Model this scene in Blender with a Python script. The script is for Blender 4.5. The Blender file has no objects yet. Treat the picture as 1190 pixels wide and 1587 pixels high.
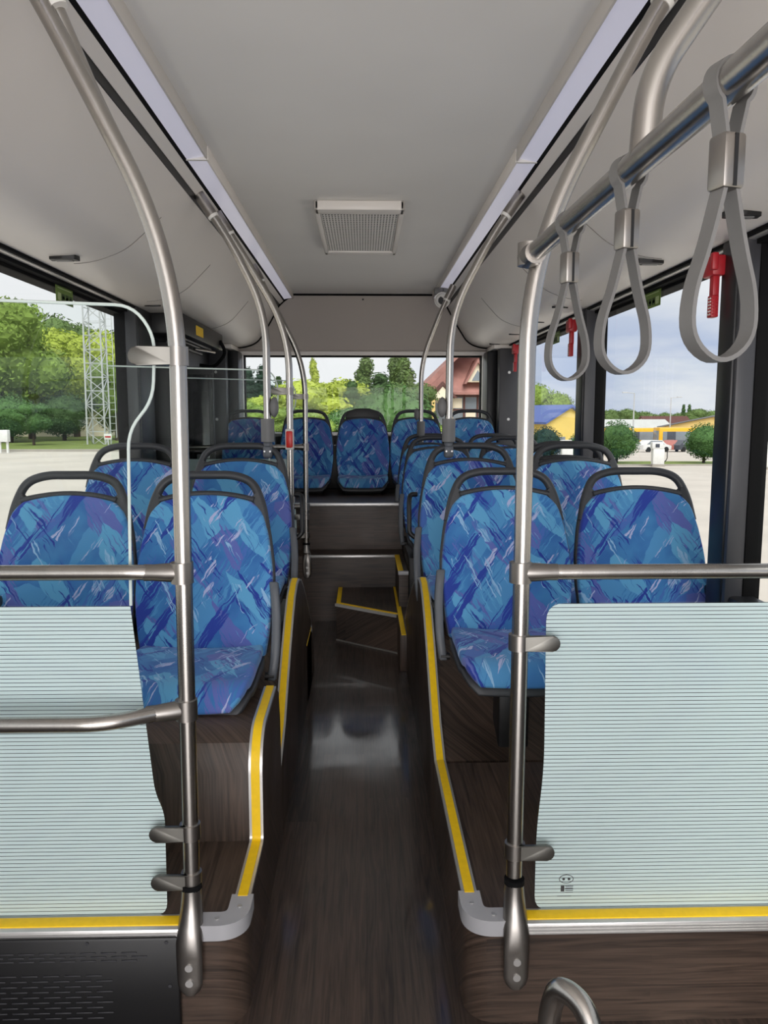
import bpy, bmesh, math, random
from mathutils import Vector, Matrix, noise as mnoise
random.seed(7)
D = bpy.data
S = bpy.context.scene
COL = S.collection
PI = math.pi

# ------------------------------------------------------------------ camera, sky, light, exposure
CAM_Z, FPX = 1.36, 1240.0
YAW, PITCH = math.radians(-1.46708), math.radians(7.05676)
R_ = Vector((math.cos(YAW), math.sin(YAW), 0))
F_ = Vector((-math.sin(YAW)*math.cos(PITCH), math.cos(YAW)*math.cos(PITCH), -math.sin(PITCH)))
U_ = R_.cross(F_)
cd = D.cameras.new('camera'); cam = D.objects.new('camera', cd); COL.objects.link(cam)
cam.matrix_world = Matrix(((R_.x, U_.x, -F_.x, 0), (R_.y, U_.y, -F_.y, 0), (R_.z, U_.z, -F_.z, CAM_Z), (0, 0, 0, 1)))
cd.sensor_fit = 'VERTICAL'; cd.sensor_height = 36; cd.sensor_width = 27
cd.lens = FPX/1587*36; cd.clip_start = 0.02; cd.clip_end = 2000
S.camera = cam
S.view_settings.view_transform = 'Standard'; S.view_settings.look = 'None'
S.view_settings.gamma = 1; S.view_settings.use_curve_mapping = False
EXPOSURE = 0.75; SKY = 0.60; SUN = 1.8; STRIP = 2.2; SCREEN = 62
S.view_settings.exposure = EXPOSURE
S.cycles.max_bounces = 9; S.cycles.diffuse_bounces = 5; S.cycles.transparent_max_bounces = 24
S.cycles.use_denoising = True

def lin(r, g, b):
    f = lambda c: c/12.92 if c <= .04045 else ((c+.055)/1.055)**2.4
    return (f(r/255), f(g/255), f(b/255), 1)

W = D.worlds.new('sky'); S.world = W; W.use_nodes = True
nt = W.node_tree; nd = nt.nodes; nd.clear()
def L(a, b, t=None): (t or nt).links.new(a, b)
out = nd.new('ShaderNodeOutputWorld'); bg = nd.new('ShaderNodeBackground')
tc = nd.new('ShaderNodeTexCoord'); sep = nd.new('ShaderNodeSeparateXYZ'); L(tc.outputs['Generated'], sep.inputs[0])
grad = nd.new('ShaderNodeValToRGB'); L(sep.outputs['Z'], grad.inputs[0])
cr = grad.color_ramp
cr.elements[0].position = 0.0; cr.elements[0].color = lin(168, 186, 222)
cr.elements[1].position = 0.30; cr.elements[1].color = lin(236, 238, 244)
e = cr.elements.new(.06); e.color = lin(176, 192, 226)
e = cr.elements.new(.14); e.color = lin(214, 220, 236)
mp = nd.new('ShaderNodeMapping'); mp.inputs['Scale'].default_value = (2.2, 2.2, 9); L(tc.outputs['Generated'], mp.inputs[0])
nz = nd.new('ShaderNodeTexNoise'); nz.inputs['Scale'].default_value = 1.6; nz.inputs['Detail'].default_value = 7; L(mp.outputs[0], nz.inputs['Vector'])
cl = nd.new('ShaderNodeValToRGB'); L(nz.outputs['Fac'], cl.inputs[0])
cl.color_ramp.elements[0].position = .46; cl.color_ramp.elements[0].color = (0, 0, 0, 1)
cl.color_ramp.elements[1].position = .68; cl.color_ramp.elements[1].color = (.85, .85, .85, 1)
# clouds are thicker away from the right-hand side
sid = nd.new('ShaderNodeMapRange'); sid.inputs[1].default_value = .28; sid.inputs[2].default_value = .02
L(sep.outputs['X'], sid.inputs[0])
mxm = nd.new('ShaderNodeMath'); mxm.operation = 'MAXIMUM'; L(cl.outputs[0], mxm.inputs[0]); L(sid.outputs[0], mxm.inputs[1])
mx = nd.new('ShaderNodeMixRGB'); L(mxm.outputs[0], mx.inputs[0]); L(grad.outputs[0], mx.inputs[1]); mx.inputs[2].default_value = lin(246, 246, 249)
L(mx.outputs[0], bg.inputs[0]); bg.inputs[1].default_value = SKY
L(bg.outputs[0], out.inputs[0])
sd = D.lights.new('sun', 'SUN'); sun = D.objects.new('sun', sd); COL.objects.link(sun)
sd.energy = SUN; sd.angle = math.radians(35); sd.color = (1, .96, .9)
sun.rotation_euler = (math.radians(42), 0, math.radians(10))       # hazy daylight, high and from the front of the bus
# added fill light standing in for windscreen daylight, tilted up to brighten the ceiling
wd = D.lights.new('windscreen_fill', 'AREA'); wo = D.objects.new('windscreen_fill', wd); COL.objects.link(wo)
wd.shape = 'RECTANGLE'; wd.size = 2.3; wd.size_y = 2.0; wd.energy = SCREEN; wd.color = (1, .97, .965)
wo.location = (0, -2.3, 1.0); wo.rotation_euler = (math.radians(118), 0, 0)

# ------------------------------------------------------------------ materials
def pm(name, col, rough=.5, metal=0, var=.06, scale=8, bump=0, bscale=200, spec=.5, coat=0, stretch=None, coord='Object'):
    m = D.materials.new(name); m.use_nodes = True
    t = m.node_tree; b = t.nodes['Principled BSDF']
    b.inputs['Roughness'].default_value = rough; b.inputs['Metallic'].default_value = metal
    b.inputs['Specular IOR Level'].default_value = spec; b.inputs['Coat Weight'].default_value = coat
    c = t.nodes.new('ShaderNodeTexCoord'); mpn = t.nodes.new('ShaderNodeMapping'); L(c.outputs[coord], mpn.inputs[0], t)
    if stretch: mpn.inputs['Scale'].default_value = stretch
    n = t.nodes.new('ShaderNodeTexNoise'); n.inputs['Scale'].default_value = scale; n.inputs['Detail'].default_value = 4
    L(mpn.outputs[0], n.inputs['Vector'], t)
    r = t.nodes.new('ShaderNodeValToRGB')
    r.color_ramp.elements[0].position = .3; r.color_ramp.elements[1].position = .7
    r.color_ramp.elements[0].color = tuple(x*(1-var) for x in col[:3])+(1,)
    r.color_ramp.elements[1].color = tuple(min(1, x*(1+var)) for x in col[:3])+(1,)
    L(n.outputs['Fac'], r.inputs[0], t); L(r.outputs[0], b.inputs['Base Color'], t)
    if bump:
        n2 = t.nodes.new('ShaderNodeTexNoise'); n2.inputs['Scale'].default_value = bscale; L(mpn.outputs[0], n2.inputs['Vector'], t)
        bn = t.nodes.new('ShaderNodeBump'); bn.inputs['Strength'].default_value = bump; bn.inputs['Distance'].default_value = .002
        L(n2.outputs['Fac'], bn.inputs['Height'], t); L(bn.outputs[0], b.inputs['Normal'], t)
    return m

def glass_mat(name, tint, strength=1.0, rough=.0):
    m = D.materials.new(name); m.use_nodes = True; t = m.node_tree; t.nodes.clear()
    o = t.nodes.new('ShaderNodeOutputMaterial'); tr = t.nodes.new('ShaderNodeBsdfTransparent'); tr.inputs[0].default_value = tint
    g = t.nodes.new('ShaderNodeBsdfGlossy'); g.inputs['Roughness'].default_value = rough
    fr = t.nodes.new('ShaderNodeFresnel'); fr.inputs['IOR'].default_value = 1.45
    ml = t.nodes.new('ShaderNodeMath'); ml.operation = 'MULTIPLY'; ml.inputs[1].default_value = strength; L(fr.outputs[0], ml.inputs[0], t)
    ge = t.nodes.new('ShaderNodeNewGeometry'); fb = t.nodes.new('ShaderNodeMath'); fb.operation = 'SUBTRACT'; fb.inputs[0].default_value = 1; L(ge.outputs['Backfacing'], fb.inputs[1], t)
    ml2 = t.nodes.new('ShaderNodeMath'); ml2.operation = 'MULTIPLY'; L(ml.outputs[0], ml2.inputs[0], t); L(fb.outputs[0], ml2.inputs[1], t); ml = ml2
    x = t.nodes.new('ShaderNodeMixShader'); L(ml.outputs[0], x.inputs[0], t); L(tr.outputs[0], x.inputs[1], t); L(g.outputs[0], x.inputs[2], t)
    L(x.outputs[0], o.inputs[0], t); return m

def frost_mat():
    m = D.materials.new('frosted_lined_glass'); m.use_nodes = True; t = m.node_tree; t.nodes.clear(); N = t.nodes.new
    o = N('ShaderNodeOutputMaterial'); c = N('ShaderNodeTexCoord'); s = N('ShaderNodeSeparateXYZ'); L(c.outputs['Object'], s.inputs[0], t)
    a = N('ShaderNodeMath'); a.operation = 'DIVIDE'; a.inputs[1].default_value = .0088; L(s.outputs['Z'], a.inputs[0], t)
    f = N('ShaderNodeMath'); f.operation = 'FRACT'; L(a.outputs[0], f.inputs[0], t)
    g = N('ShaderNodeMath'); g.operation = 'LESS_THAN'; g.inputs[1].default_value = .15; L(f.outputs[0], g.inputs[0], t)
    df = N('ShaderNodeBsdfDiffuse'); df.inputs[0].default_value = lin(224, 240, 240)
    tl = N('ShaderNodeBsdfTranslucent'); tl.inputs[0].default_value = lin(206, 230, 230)
    m1 = N('ShaderNodeMixShader'); m1.inputs[0].default_value = .3; L(df.outputs[0], m1.inputs[1], t); L(tl.outputs[0], m1.inputs[2], t)
    tr = N('ShaderNodeBsdfTransparent'); tr.inputs[0].default_value = (.42, .48, .48, 1)
    m2 = N('ShaderNodeMixShader'); L(g.outputs[0], m2.inputs[0], t); L(m1.outputs[0], m2.inputs[1], t); L(tr.outputs[0], m2.inputs[2], t)
    gl = N('ShaderNodeBsdfGlossy'); gl.inputs['Roughness'].default_value = .05
    fr = N('ShaderNodeFresnel'); fr.inputs[0].default_value = 1.4
    ge = N('ShaderNodeNewGeometry'); fb = N('ShaderNodeMath'); fb.operation = 'SUBTRACT'; fb.inputs[0].default_value = 1; L(ge.outputs['Backfacing'], fb.inputs[1], t)
    fm_ = N('ShaderNodeMath'); fm_.operation = 'MULTIPLY'; L(fr.outputs[0], fm_.inputs[0], t); L(fb.outputs[0], fm_.inputs[1], t); fr = fm_
    m3 = N('ShaderNodeMixShader'); L(fr.outputs[0], m3.inputs[0], t); L(m2.outputs[0], m3.inputs[1], t); L(gl.outputs[0], m3.inputs[2], t)
    L(m3.outputs[0], o.inputs[0], t); return m

def wood_mat(name, ax, c1=(32, 25, 21), c2=(86, 70, 60), rough=.42, plank=(.2, 1.2), coat=0):
    """dark oak-look vinyl; grain runs along axis ax, planks across the other one"""
    m = D.materials.new(name); m.use_nodes = True; t = m.node_tree; b = t.nodes['Principled BSDF']; N = t.nodes.new
    c = N('ShaderNodeTexCoord'); s = N('ShaderNodeSeparateXYZ'); L(c.outputs['Object'], s.inputs[0], t)
    al = s.outputs['XYZ'.index(ax)]
    oth = [q for q in 'XYZ' if q != ax]
    ad = N('ShaderNodeMath'); ad.operation = 'ADD'; L(s.outputs['XYZ'.index(oth[0])], ad.inputs[0], t); L(s.outputs['XYZ'.index(oth[1])], ad.inputs[1], t)
    # plank id
    def fl(src, w):
        d = N('ShaderNodeMath'); d.operation = 'DIVIDE'; d.inputs[1].default_value = w; L(src, d.inputs[0], t)
        q = N('ShaderNodeMath'); q.operation = 'FLOOR'; L(d.outputs[0], q.inputs[0], t); return q.outputs[0]
    p1 = fl(ad.outputs[0], plank[0])
    off = N('ShaderNodeMath'); off.operation = 'MULTIPLY_ADD'; off.inputs[1].default_value = .37; L(p1, off.inputs[0], t); L(al, off.inputs[2], t)
    p2 = fl(off.outputs[0], plank[1])
    cid = N('ShaderNodeCombineXYZ'); L(p1, cid.inputs[0], t); L(p2, cid.inputs[1], t)
    wn = N('ShaderNodeTexWhiteNoise'); L(cid.outputs[0], wn.inputs['Vector'], t)
    # grain
    sa = N('ShaderNodeMath'); sa.operation = 'MULTIPLY'; sa.inputs[1].default_value = 3.; L(al, sa.inputs[0], t)
    so = N('ShaderNodeMath'); so.operation = 'MULTIPLY'; so.inputs[1].default_value = 70.; L(ad.outputs[0], so.inputs[0], t)
    cg = N('ShaderNodeCombineXYZ'); L(sa.outputs[0], cg.inputs[0], t); L(so.outputs[0], cg.inputs[1], t); L(wn.outputs['Value'], cg.inputs[2], t)
    n1 = N('ShaderNodeTexNoise'); n1.inputs['Scale'].default_value = 1.3; n1.inputs['Detail'].default_value = 6; n1.inputs['Distortion'].default_value = 1.1
    L(cg.outputs[0], n1.inputs['Vector'], t)
    mxx = N('ShaderNodeMath'); mxx.operation = 'MULTIPLY_ADD'; mxx.inputs[1].default_value = .24; L(wn.outputs['Value'], mxx.inputs[0], t); L(n1.outputs['Fac'], mxx.inputs[2], t)
    r = N('ShaderNodeValToRGB'); L(mxx.outputs[0], r.inputs[0], t)
    r.color_ramp.elements[0].position = .38; r.color_ramp.elements[0].color = lin(*c1)
    r.color_ramp.elements[1].position = .85; r.color_ramp.elements[1].color = lin(*c2)
    L(r.outputs[0], b.inputs['Base Color'], t)
    n2 = N('ShaderNodeTexNoise'); n2.inputs['Scale'].default_value = 6; n2.inputs['Detail'].default_value = 5; L(c.outputs['Object'], n2.inputs['Vector'], t)
    rr = N('ShaderNodeMapRange'); rr.inputs[3].default_value = rough-.1; rr.inputs[4].default_value = rough+.12; L(n2.outputs['Fac'], rr.inputs[0], t); L(rr.outputs[0], b.inputs['Roughness'], t)
    bn = N('ShaderNodeBump'); bn.inputs['Strength'].default_value = .12; bn.inputs['Distance'].default_value = .001
    L(n1.outputs['Fac'], bn.inputs['Height'], t); L(bn.outputs[0], b.inputs['Normal'], t)
    b.inputs['Specular IOR Level'].default_value = .45
    if coat:
        b.inputs['Coat Weight'].default_value = coat; b.inputs['Coat IOR'].default_value = 1.65
        r2 = N('ShaderNodeMapRange'); r2.inputs[1].default_value = .35; r2.inputs[2].default_value = .7; r2.inputs[3].default_value = .06; r2.inputs[4].default_value = .15; L(n2.outputs['Fac'], r2.inputs[0], t); L(r2.outputs[0], b.inputs['Coat Roughness'], t)
    return m

def fabric_mat():
    m = D.materials.new('brushstroke_fabric'); m.use_nodes = True; t = m.node_tree; b = t.nodes['Principled BSDF']; N = t.nodes.new
    uv = N('ShaderNodeUVMap'); uv.uv_map = 'UVMap'
    oi = N('ShaderNodeObjectInfo')
    s = N('ShaderNodeSeparateXYZ'); L(uv.outputs[0], s.inputs[0], t)
    off = N('ShaderNodeMath'); off.operation = 'MULTIPLY_ADD'; off.inputs[1].default_value = 3.7; L(oi.outputs['Random'], off.inputs[0], t); L(s.outputs[1], off.inputs[2], t)
    ab = N('ShaderNodeMath'); ab.operation = 'ABSOLUTE'
    jt = N('ShaderNodeMath'); jt.operation = 'MULTIPLY_ADD'; jt.inputs[1].default_value = .12; jt.inputs[2].default_value = -.06; L(oi.outputs['Random'], jt.inputs[0], t)
    sh = N('ShaderNodeMath'); sh.operation = 'ADD'; L(s.outputs[0], sh.inputs[0], t); L(jt.outputs[0], sh.inputs[1], t); L(sh.outputs[0], ab.inputs[0], t)
    c1 = N('ShaderNodeCombineXYZ'); L(s.outputs[0], c1.inputs[0], t); L(off.outputs[0], c1.inputs[1], t)
    c2 = N('ShaderNodeCombineXYZ'); L(ab.outputs[0], c2.inputs[0], t); L(off.outputs[0], c2.inputs[1], t)
    # ragged edges
    nz = N('ShaderNodeTexNoise'); nz.inputs['Scale'].default_value = 34; nz.inputs['Detail'].default_value = 5; L(c1.outputs[0], nz.inputs['Vector'], t)
    sub = N('ShaderNodeVectorMath'); sub.operation = 'MULTIPLY_ADD'; sub.inputs[1].default_value = (.036, .036, 0); L(nz.outputs['Color'], sub.inputs[0], t)
    def layer(prev, coord, ang, sc, thr, col, seed):
        v = N('ShaderNodeVectorMath'); v.operation = 'MULTIPLY_ADD'; v.inputs[1].default_value = (.018, .018, 0)
        L(nz.outputs['Color'], v.inputs[0], t); L(coord, v.inputs[2], t)
        mp_ = N('ShaderNodeMapping'); mp_.vector_type = 'TEXTURE'; mp_.inputs['Rotation'].default_value = (0, 0, math.radians(ang))
        mp_.inputs['Location'].default_value = (seed*.713, seed*.37, 0); mp_.inputs['Scale'].default_value = (1/sc[0], 1/sc[1], 1)
        L(v.outputs[0], mp_.inputs[0], t)
        vo = N('ShaderNodeTexVoronoi'); vo.voronoi_dimensions = '2D'; vo.inputs['Scale'].default_value = 1; vo.inputs['Randomness'].default_value = .95
        L(mp_.outputs[0], vo.inputs['Vector'], t)
        # bristle streaks that run along the stroke
        m2 = N('ShaderNodeMapping'); m2.vector_type = 'TEXTURE'; m2.inputs['Rotation'].default_value = (0, 0, math.radians(ang)); m2.inputs['Scale'].default_value = (1/9., 1/150., 1)
        L(v.outputs[0], m2.inputs[0], t)
        st = N('ShaderNodeTexNoise'); st.noise_dimensions = '2D'; st.inputs['Scale'].default_value = 1; st.inputs['Detail'].default_value = 2; L(m2.outputs[0], st.inputs['Vector'], t)
        sp = N('ShaderNodeSeparateColor'); L(vo.outputs['Color'], sp.inputs[0], t)
        a = N('ShaderNodeMath'); a.operation = 'MULTIPLY_ADD'; a.inputs[1].default_value = .5; a.inputs[2].default_value = -.25; L(st.outputs['Fac'], a.inputs[0], t)
        a2 = N('ShaderNodeMath'); a2.operation = 'ADD'; L(a.outputs[0], a2.inputs[0], t); L(sp.outputs[0], a2.inputs[1], t)
        lt = N('ShaderNodeMapRange'); lt.inputs[1].default_value = thr+.02; lt.inputs[2].default_value = thr-.02; L(a2.outputs[0], lt.inputs[0], t)
        x = N('ShaderNodeMixRGB'); L(lt.outputs[0], x.inputs[0], t); L(prev, x.inputs[1], t); x.inputs[2].default_value = col
        return x.outputs[0]
    n0 = N('ShaderNodeTexNoise'); n0.inputs['Scale'].default_value = 9; L(c1.outputs[0], n0.inputs['Vector'], t)
    r0 = N('ShaderNodeValToRGB'); L(n0.outputs['Fac'], r0.inputs[0], t)
    r0.color_ramp.elements[0].position = .4; r0.color_ramp.elements[0].color = lin(58, 110, 176)
    r0.color_ramp.elements[1].position = .6; r0.color_ramp.elements[1].color = lin(70, 132, 190)
    c = r0.outputs[0]
    c = layer(c, c1.outputs[0], 62, (5, 14), .22, lin(76, 112, 186), 1)
    c = layer(c, c1.outputs[0], 58, (5, 16), .30, lin(84, 148, 200), 2)
    c = layer(c, c1.outputs[0], -58, (6, 18), .17, lin(98, 110, 182), 3)
    c = layer(c, c1.outputs[0], 120, (7, 20), .17, lin(98, 166, 210), 4)
    c = layer(c, c1.outputs[0], 55, (5, 34), .10, lin(48, 70, 160), 5)
    c = layer(c, c1.outputs[0], 124, (6, 38), .075, lin(44, 64, 154), 6)
    c = layer(c, c1.outputs[0], 56, (18, 44), .022, lin(178, 186, 224), 7)
    c = layer(c, c1.outputs[0], 116, (16, 46), .02, lin(150, 190, 226), 8)
    L(c, b.inputs['Base Color'], t)
    b.inputs['Roughness'].default_value = .85; b.inputs['Specular IOR Level'].default_value = .2; b.inputs['Sheen Weight'].default_value = .15
    wv = N('ShaderNodeTexNoise'); wv.inputs['Scale'].default_value = 700; L(uv.outputs[0], wv.inputs['Vector'], t)
    bn = N('ShaderNodeBump'); bn.inputs['Strength'].default_value = .15; bn.inputs['Distance'].default_value = .001; L(wv.outputs['Fac'], bn.inputs['Height'], t); L(bn.outputs[0], b.inputs['Normal'], t)
    return m

M = dict(
    steel=pm('brushed_steel', (.42, .40, .375, 1), .27, 1, .07, 30, .05, 300, stretch=(1, 1, .05)),
    cast=pm('cast_steel', (.33, .31, .29, 1), .34, 1, .05, 20),
    tab=pm('dark_reflection_tab', (.17, .165, .15, 1), .38, 1, .05, 20),  # clamp tab steel, base colour darkened to imitate a dark reflection
    alu=pm('aluminium_trim', (.62, .61, .60, 1), .38, .75, .05, 20),
    greycap=pm('grey_end_cap', lin(178, 178, 182), .45, .2, .03, 20),
    yellow=pm('yellow_edge_strip', lin(250, 204, 4), .55, 0, .05, 60, .1, 400),
    black=pm('black_plastic', lin(18, 18, 20), .45, 0, .08, 14),
    seatblack=pm('seat_shell_plastic', lin(52, 54, 58), .48, 0, .05, 30, .06, 500),
    rubber=pm('black_rubber', lin(18, 18, 19), .85, 0, .05, 20, spec=.12),
    pillar=pm('pillar_plastic', lin(58, 58, 62), .42, 0, .05, 10),
    pillardark=pm('pillar_dark_plastic', lin(26, 27, 30), .4, 0, .05, 10),
    grey=pm('grey_plastic', lin(112, 112, 112), .5, 0, .04, 30),
    midgrey=pm('bracket_grey_plastic', lin(92, 96, 102), .45, 0, .04, 30),
    strap=pm('strap_grey_rubber', lin(112, 111, 110), .55, 0, .04, 30, .05, 400),
    ceil=pm('ceiling_laminate', lin(232, 230, 227), .5, 0, .02, 2),
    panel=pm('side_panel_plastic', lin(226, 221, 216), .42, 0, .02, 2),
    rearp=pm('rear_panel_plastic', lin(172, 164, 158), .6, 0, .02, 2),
    white=pm('white_plastic', lin(220, 218, 214), .45, 0, .03, 20),
    seam=pm('panel_seam', lin(120, 116, 112), .6, 0, .03, 20),
    wall=pm('lower_wall_vinyl', lin(66, 64, 64), .6, 0, .05, 6),
    red=pm('red_plastic', lin(178, 34, 44), .42, 0, .06, 30),
    redlit=pm('red_button', lin(205, 40, 34), .35, 0, .05, 30),
    green=pm('green_sticker', lin(110, 136, 62), .6, 0, .05, 60),
    green_dark=pm('dark_green_print', lin(60, 82, 38), .6, 0, .05, 60),
    green_pale=pm('pale_print', lin(176, 192, 140), .6, 0, .05, 60),
    fabric=fabric_mat(), frost=frost_mat(),
    glass=glass_mat('window_glass', (.97, .985, .98, 1), .4),
    clear=glass_mat('partition_glass', (.965, .985, .978, 1), .28),
    edge=pm('glass_edge', lin(214, 226, 222), .3, 0, .03, 20),
    darkglass=pm('dark_tinted_glass', lin(22, 24, 28), .08, 0, .1, 4),
    woodY=wood_mat('dark_oak_vinyl_lengthwise', 'Y'),
    woodX=wood_mat('dark_oak_vinyl_crosswise', 'X'),
    woodZ=wood_mat('dark_oak_vinyl_upright', 'Z'),
    floor=wood_mat('worn_dark_oak_vinyl', 'Y', (30, 23, 20), (82, 66, 57), .5, (.16, .9), coat=.85),
)
def lamp_mat():
    m = D.materials.new('lamp_diffuser'); m.use_nodes = True; t = m.node_tree; b = t.nodes['Principled BSDF']
    b.inputs['Base Color'].default_value = lin(205, 205, 222); b.inputs['Roughness'].default_value = .3
    b.inputs['Emission Color'].default_value = lin(208, 206, 220); b.inputs['Emission Strength'].default_value = STRIP*.1
    n = t.nodes.new('ShaderNodeTexNoise'); n.inputs['Scale'].default_value = 3; r = t.nodes.new('ShaderNodeMapRange')
    r.inputs[3].default_value = .28; r.inputs[4].default_value = .36; L(n.outputs['Fac'], r.inputs[0], t); L(r.outputs[0], b.inputs['Roughness'], t)
    return m
M['lamp'] = lamp_mat()

# ------------------------------------------------------------------ mesh helpers
def fillet(pts, rad, n=7):
    pts = [Vector(p) for p in pts]; o = [pts[0]]
    for i in range(1, len(pts)-1):
        a, b, c = pts[i-1], pts[i], pts[i+1]
        r = rad[i-1] if isinstance(rad, (list, tuple)) else rad
        d1 = (a-b); d2 = (c-b); l = min(r, d1.length*.49, d2.length*.49)
        p, q = b+d1.normalized()*l, b+d2.normalized()*l
        for k in range(n+1):
            u = k/n; o.append(p*(1-u)**2+b*2*u*(1-u)+q*u*u)
    o.append(pts[-1]); return o

class MB:
    def __init__(s): s.bm = bmesh.new(); s.uv = None
    def face(s, vs):
        try: return s.bm.faces.new(vs)
        except ValueError: return None
    def box(s, x0, x1, y0, y1, z0, z1, bev=0, seg=2, rot=None, piv=None):
        vs = [s.bm.verts.new((x, y, z)) for x in (x0, x1) for y in (y0, y1) for z in (z0, z1)]
        fs = [(0, 1, 3, 2), (4, 6, 7, 5), (0, 4, 5, 1), (2, 3, 7, 6), (0, 2, 6, 4), (1, 5, 7, 3)]
        F = [s.bm.faces.new([vs[i] for i in f]) for f in fs]
        if rot:
            p = Vector(piv) if piv else Vector(((x0+x1)/2, (y0+y1)/2, (z0+z1)/2))
            bmesh.ops.rotate(s.bm, verts=vs, cent=p, matrix=rot)
        if bev:
            es = list({e for f in F for e in f.edges})
            bmesh.ops.bevel(s.bm, geom=es, offset=bev, segments=seg, profile=.5, affect='EDGES')
        return s
    def rings(s, rings, caps=True, closed=False):
        V = [[s.bm.verts.new(p) for p in r] for r in rings]
        n = len(V[0]); m = len(V)
        for i in range(m if closed else m-1):
            a, b = V[i], V[(i+1) % m]
            for k in range(n): s.face((a[k], a[(k+1) % n], b[(k+1) % n], b[k]))
        if caps and not closed: s.face(V[0][::-1]); s.face(V[-1])
        return s
    def tube(s, pts, r, seg=14, closed=False, caps=True, flat=None):
        pts = [Vector(p) for p in pts]; m = len(pts); rr = r if isinstance(r, (list, tuple)) else [r]*m
        T = []
        for i in range(m):
            a = pts[(i-1) % m] if (closed or i) else pts[0]; b = pts[(i+1) % m] if (closed or i < m-1) else pts[-1]
            T.append((b-a).normalized())
        n = T[0].orthogonal().normalized() if flat is None else (Vector(flat)-Vector(flat).dot(T[0])*T[0]).normalized()
        rs = []
        for i in range(m):
            n = (n-n.dot(T[i])*T[i]).normalized(); b = T[i].cross(n)
            rs.append([pts[i]+(n*math.cos(2*PI*k/seg)+b*math.sin(2*PI*k/seg))*rr[i] for k in range(seg)])
        return s.rings(rs, caps, closed)
    def strip(s, pts, w, th, up, closed=False):
        """flat band along pts: width w along the vector 'up', thickness th"""
        pts = [Vector(p) for p in pts]; m = len(pts); U = Vector(up).normalized(); rs = []
        for i in range(m):
            a = pts[(i-1) % m] if (closed or i) else pts[0]; b = pts[(i+1) % m] if (closed or i < m-1) else pts[-1]
            t = (b-a).normalized(); n = t.cross(U).normalized()
            rs.append([pts[i]+U*w/2+n*th/2, pts[i]-U*w/2+n*th/2, pts[i]-U*w/2-n*th/2, pts[i]+U*w/2-n*th/2])
        return s.rings(rs, True, closed)
    def prism(s, poly, axis, a0, a1, bev=0):
        """poly: 2-D outline in the plane of the two other axes (in order), extruded along axis"""
        def p3(u, v, a): return (a, u, v) if axis == 'X' else ((u, a, v) if axis == 'Y' else (u, v, a))
        A = [s.bm.verts.new(p3(u, v, a0)) for u, v in poly]; B = [s.bm.verts.new(p3(u, v, a1)) for u, v in poly]
        n = len(poly); F = [s.face(A[::-1]), s.face(B)]
        for k in range(n): F.append(s.face((A[k], A[(k+1) % n], B[(k+1) % n], B[k])))
        if bev:
            es = [e for e in set(F[0].edges) | set(F[1].edges)]
            bmesh.ops.bevel(s.bm, geom=es, offset=bev, segments=2, profile=.5, affect='EDGES')
        return s
    def cyl(s, c, r, h, axis='Z', seg=20, r2=None):
        c = Vector(c); d = Vector((axis == 'X', axis == 'Y', axis == 'Z'))*h/2
        return s.tube([c-d, c+d], [r, r if r2 is None else r2], seg)
    def ball(s, c, r, sx=1, sy=1, sz=1, sub=2):
        g = bmesh.ops.create_icosphere(s.bm, subdivisions=sub, radius=r)
        for v in g['verts']: v.co = Vector((v.co.x*sx, v.co.y*sy, v.co.z*sz))+Vector(c)
        return s
    def build(s, name, mat, parent=None, smooth=40, loc=None, kind=None):
        bmesh.ops.recalc_face_normals(s.bm, faces=s.bm.faces[:])
        me = D.meshes.new(name); s.bm.to_mesh(me); s.bm.free()
        me.materials.append(M[mat] if isinstance(mat, str) else mat)
        if smooth:
            me.polygons.foreach_set('use_smooth', [True]*len(me.polygons)); me.set_sharp_from_angle(angle=math.radians(smooth))
        o = D.objects.new(name, me); COL.objects.link(o)
        if parent: o.parent = parent
        if loc: o.location = loc
        if kind: o['kind'] = kind
        return o

def tag(o, label, cat, group=None, kind=None):
    o['label'] = label; o['category'] = cat
    if group: o['group'] = group
    if kind: o['kind'] = kind
    return o
def thing(name, label, cat, loc=(0, 0, 0), group=None, rz=0):
    o = D.objects.new(name, None); o.empty_display_size = .05; COL.objects.link(o); o.location = loc; o.rotation_euler[2] = rz
    return tag(o, label, cat, group)
def kids(o): return [c for c in D.objects if c.parent == o]
def copy_tree(o, parent=None):
    c = o.copy(); COL.objects.link(c)
    if parent: c.parent = parent
    for k in KIDS(o): copy_tree(k, c)
    return c
def KIDS(o): return kids(o)
def struct(name, mb, mat, parent=None, smooth=40):
    return mb.build(name, mat, parent, smooth, kind=None if parent else 'structure')

# ------------------------------------------------------------------ bus shell
Y0, YR = -2.4, 6.85            # front end of what is built (behind the camera), rear wall
PZ = .24                       # podium height
XL, XR = -.265, .225           # aisle sides
# floor: flat aisle, a short ramp and the door well on the left
fl = MB()
fl.box(-1.24, 1.24, Y0, 5.16, -.06, 0)
struct('floor', fl, 'floor')
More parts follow.
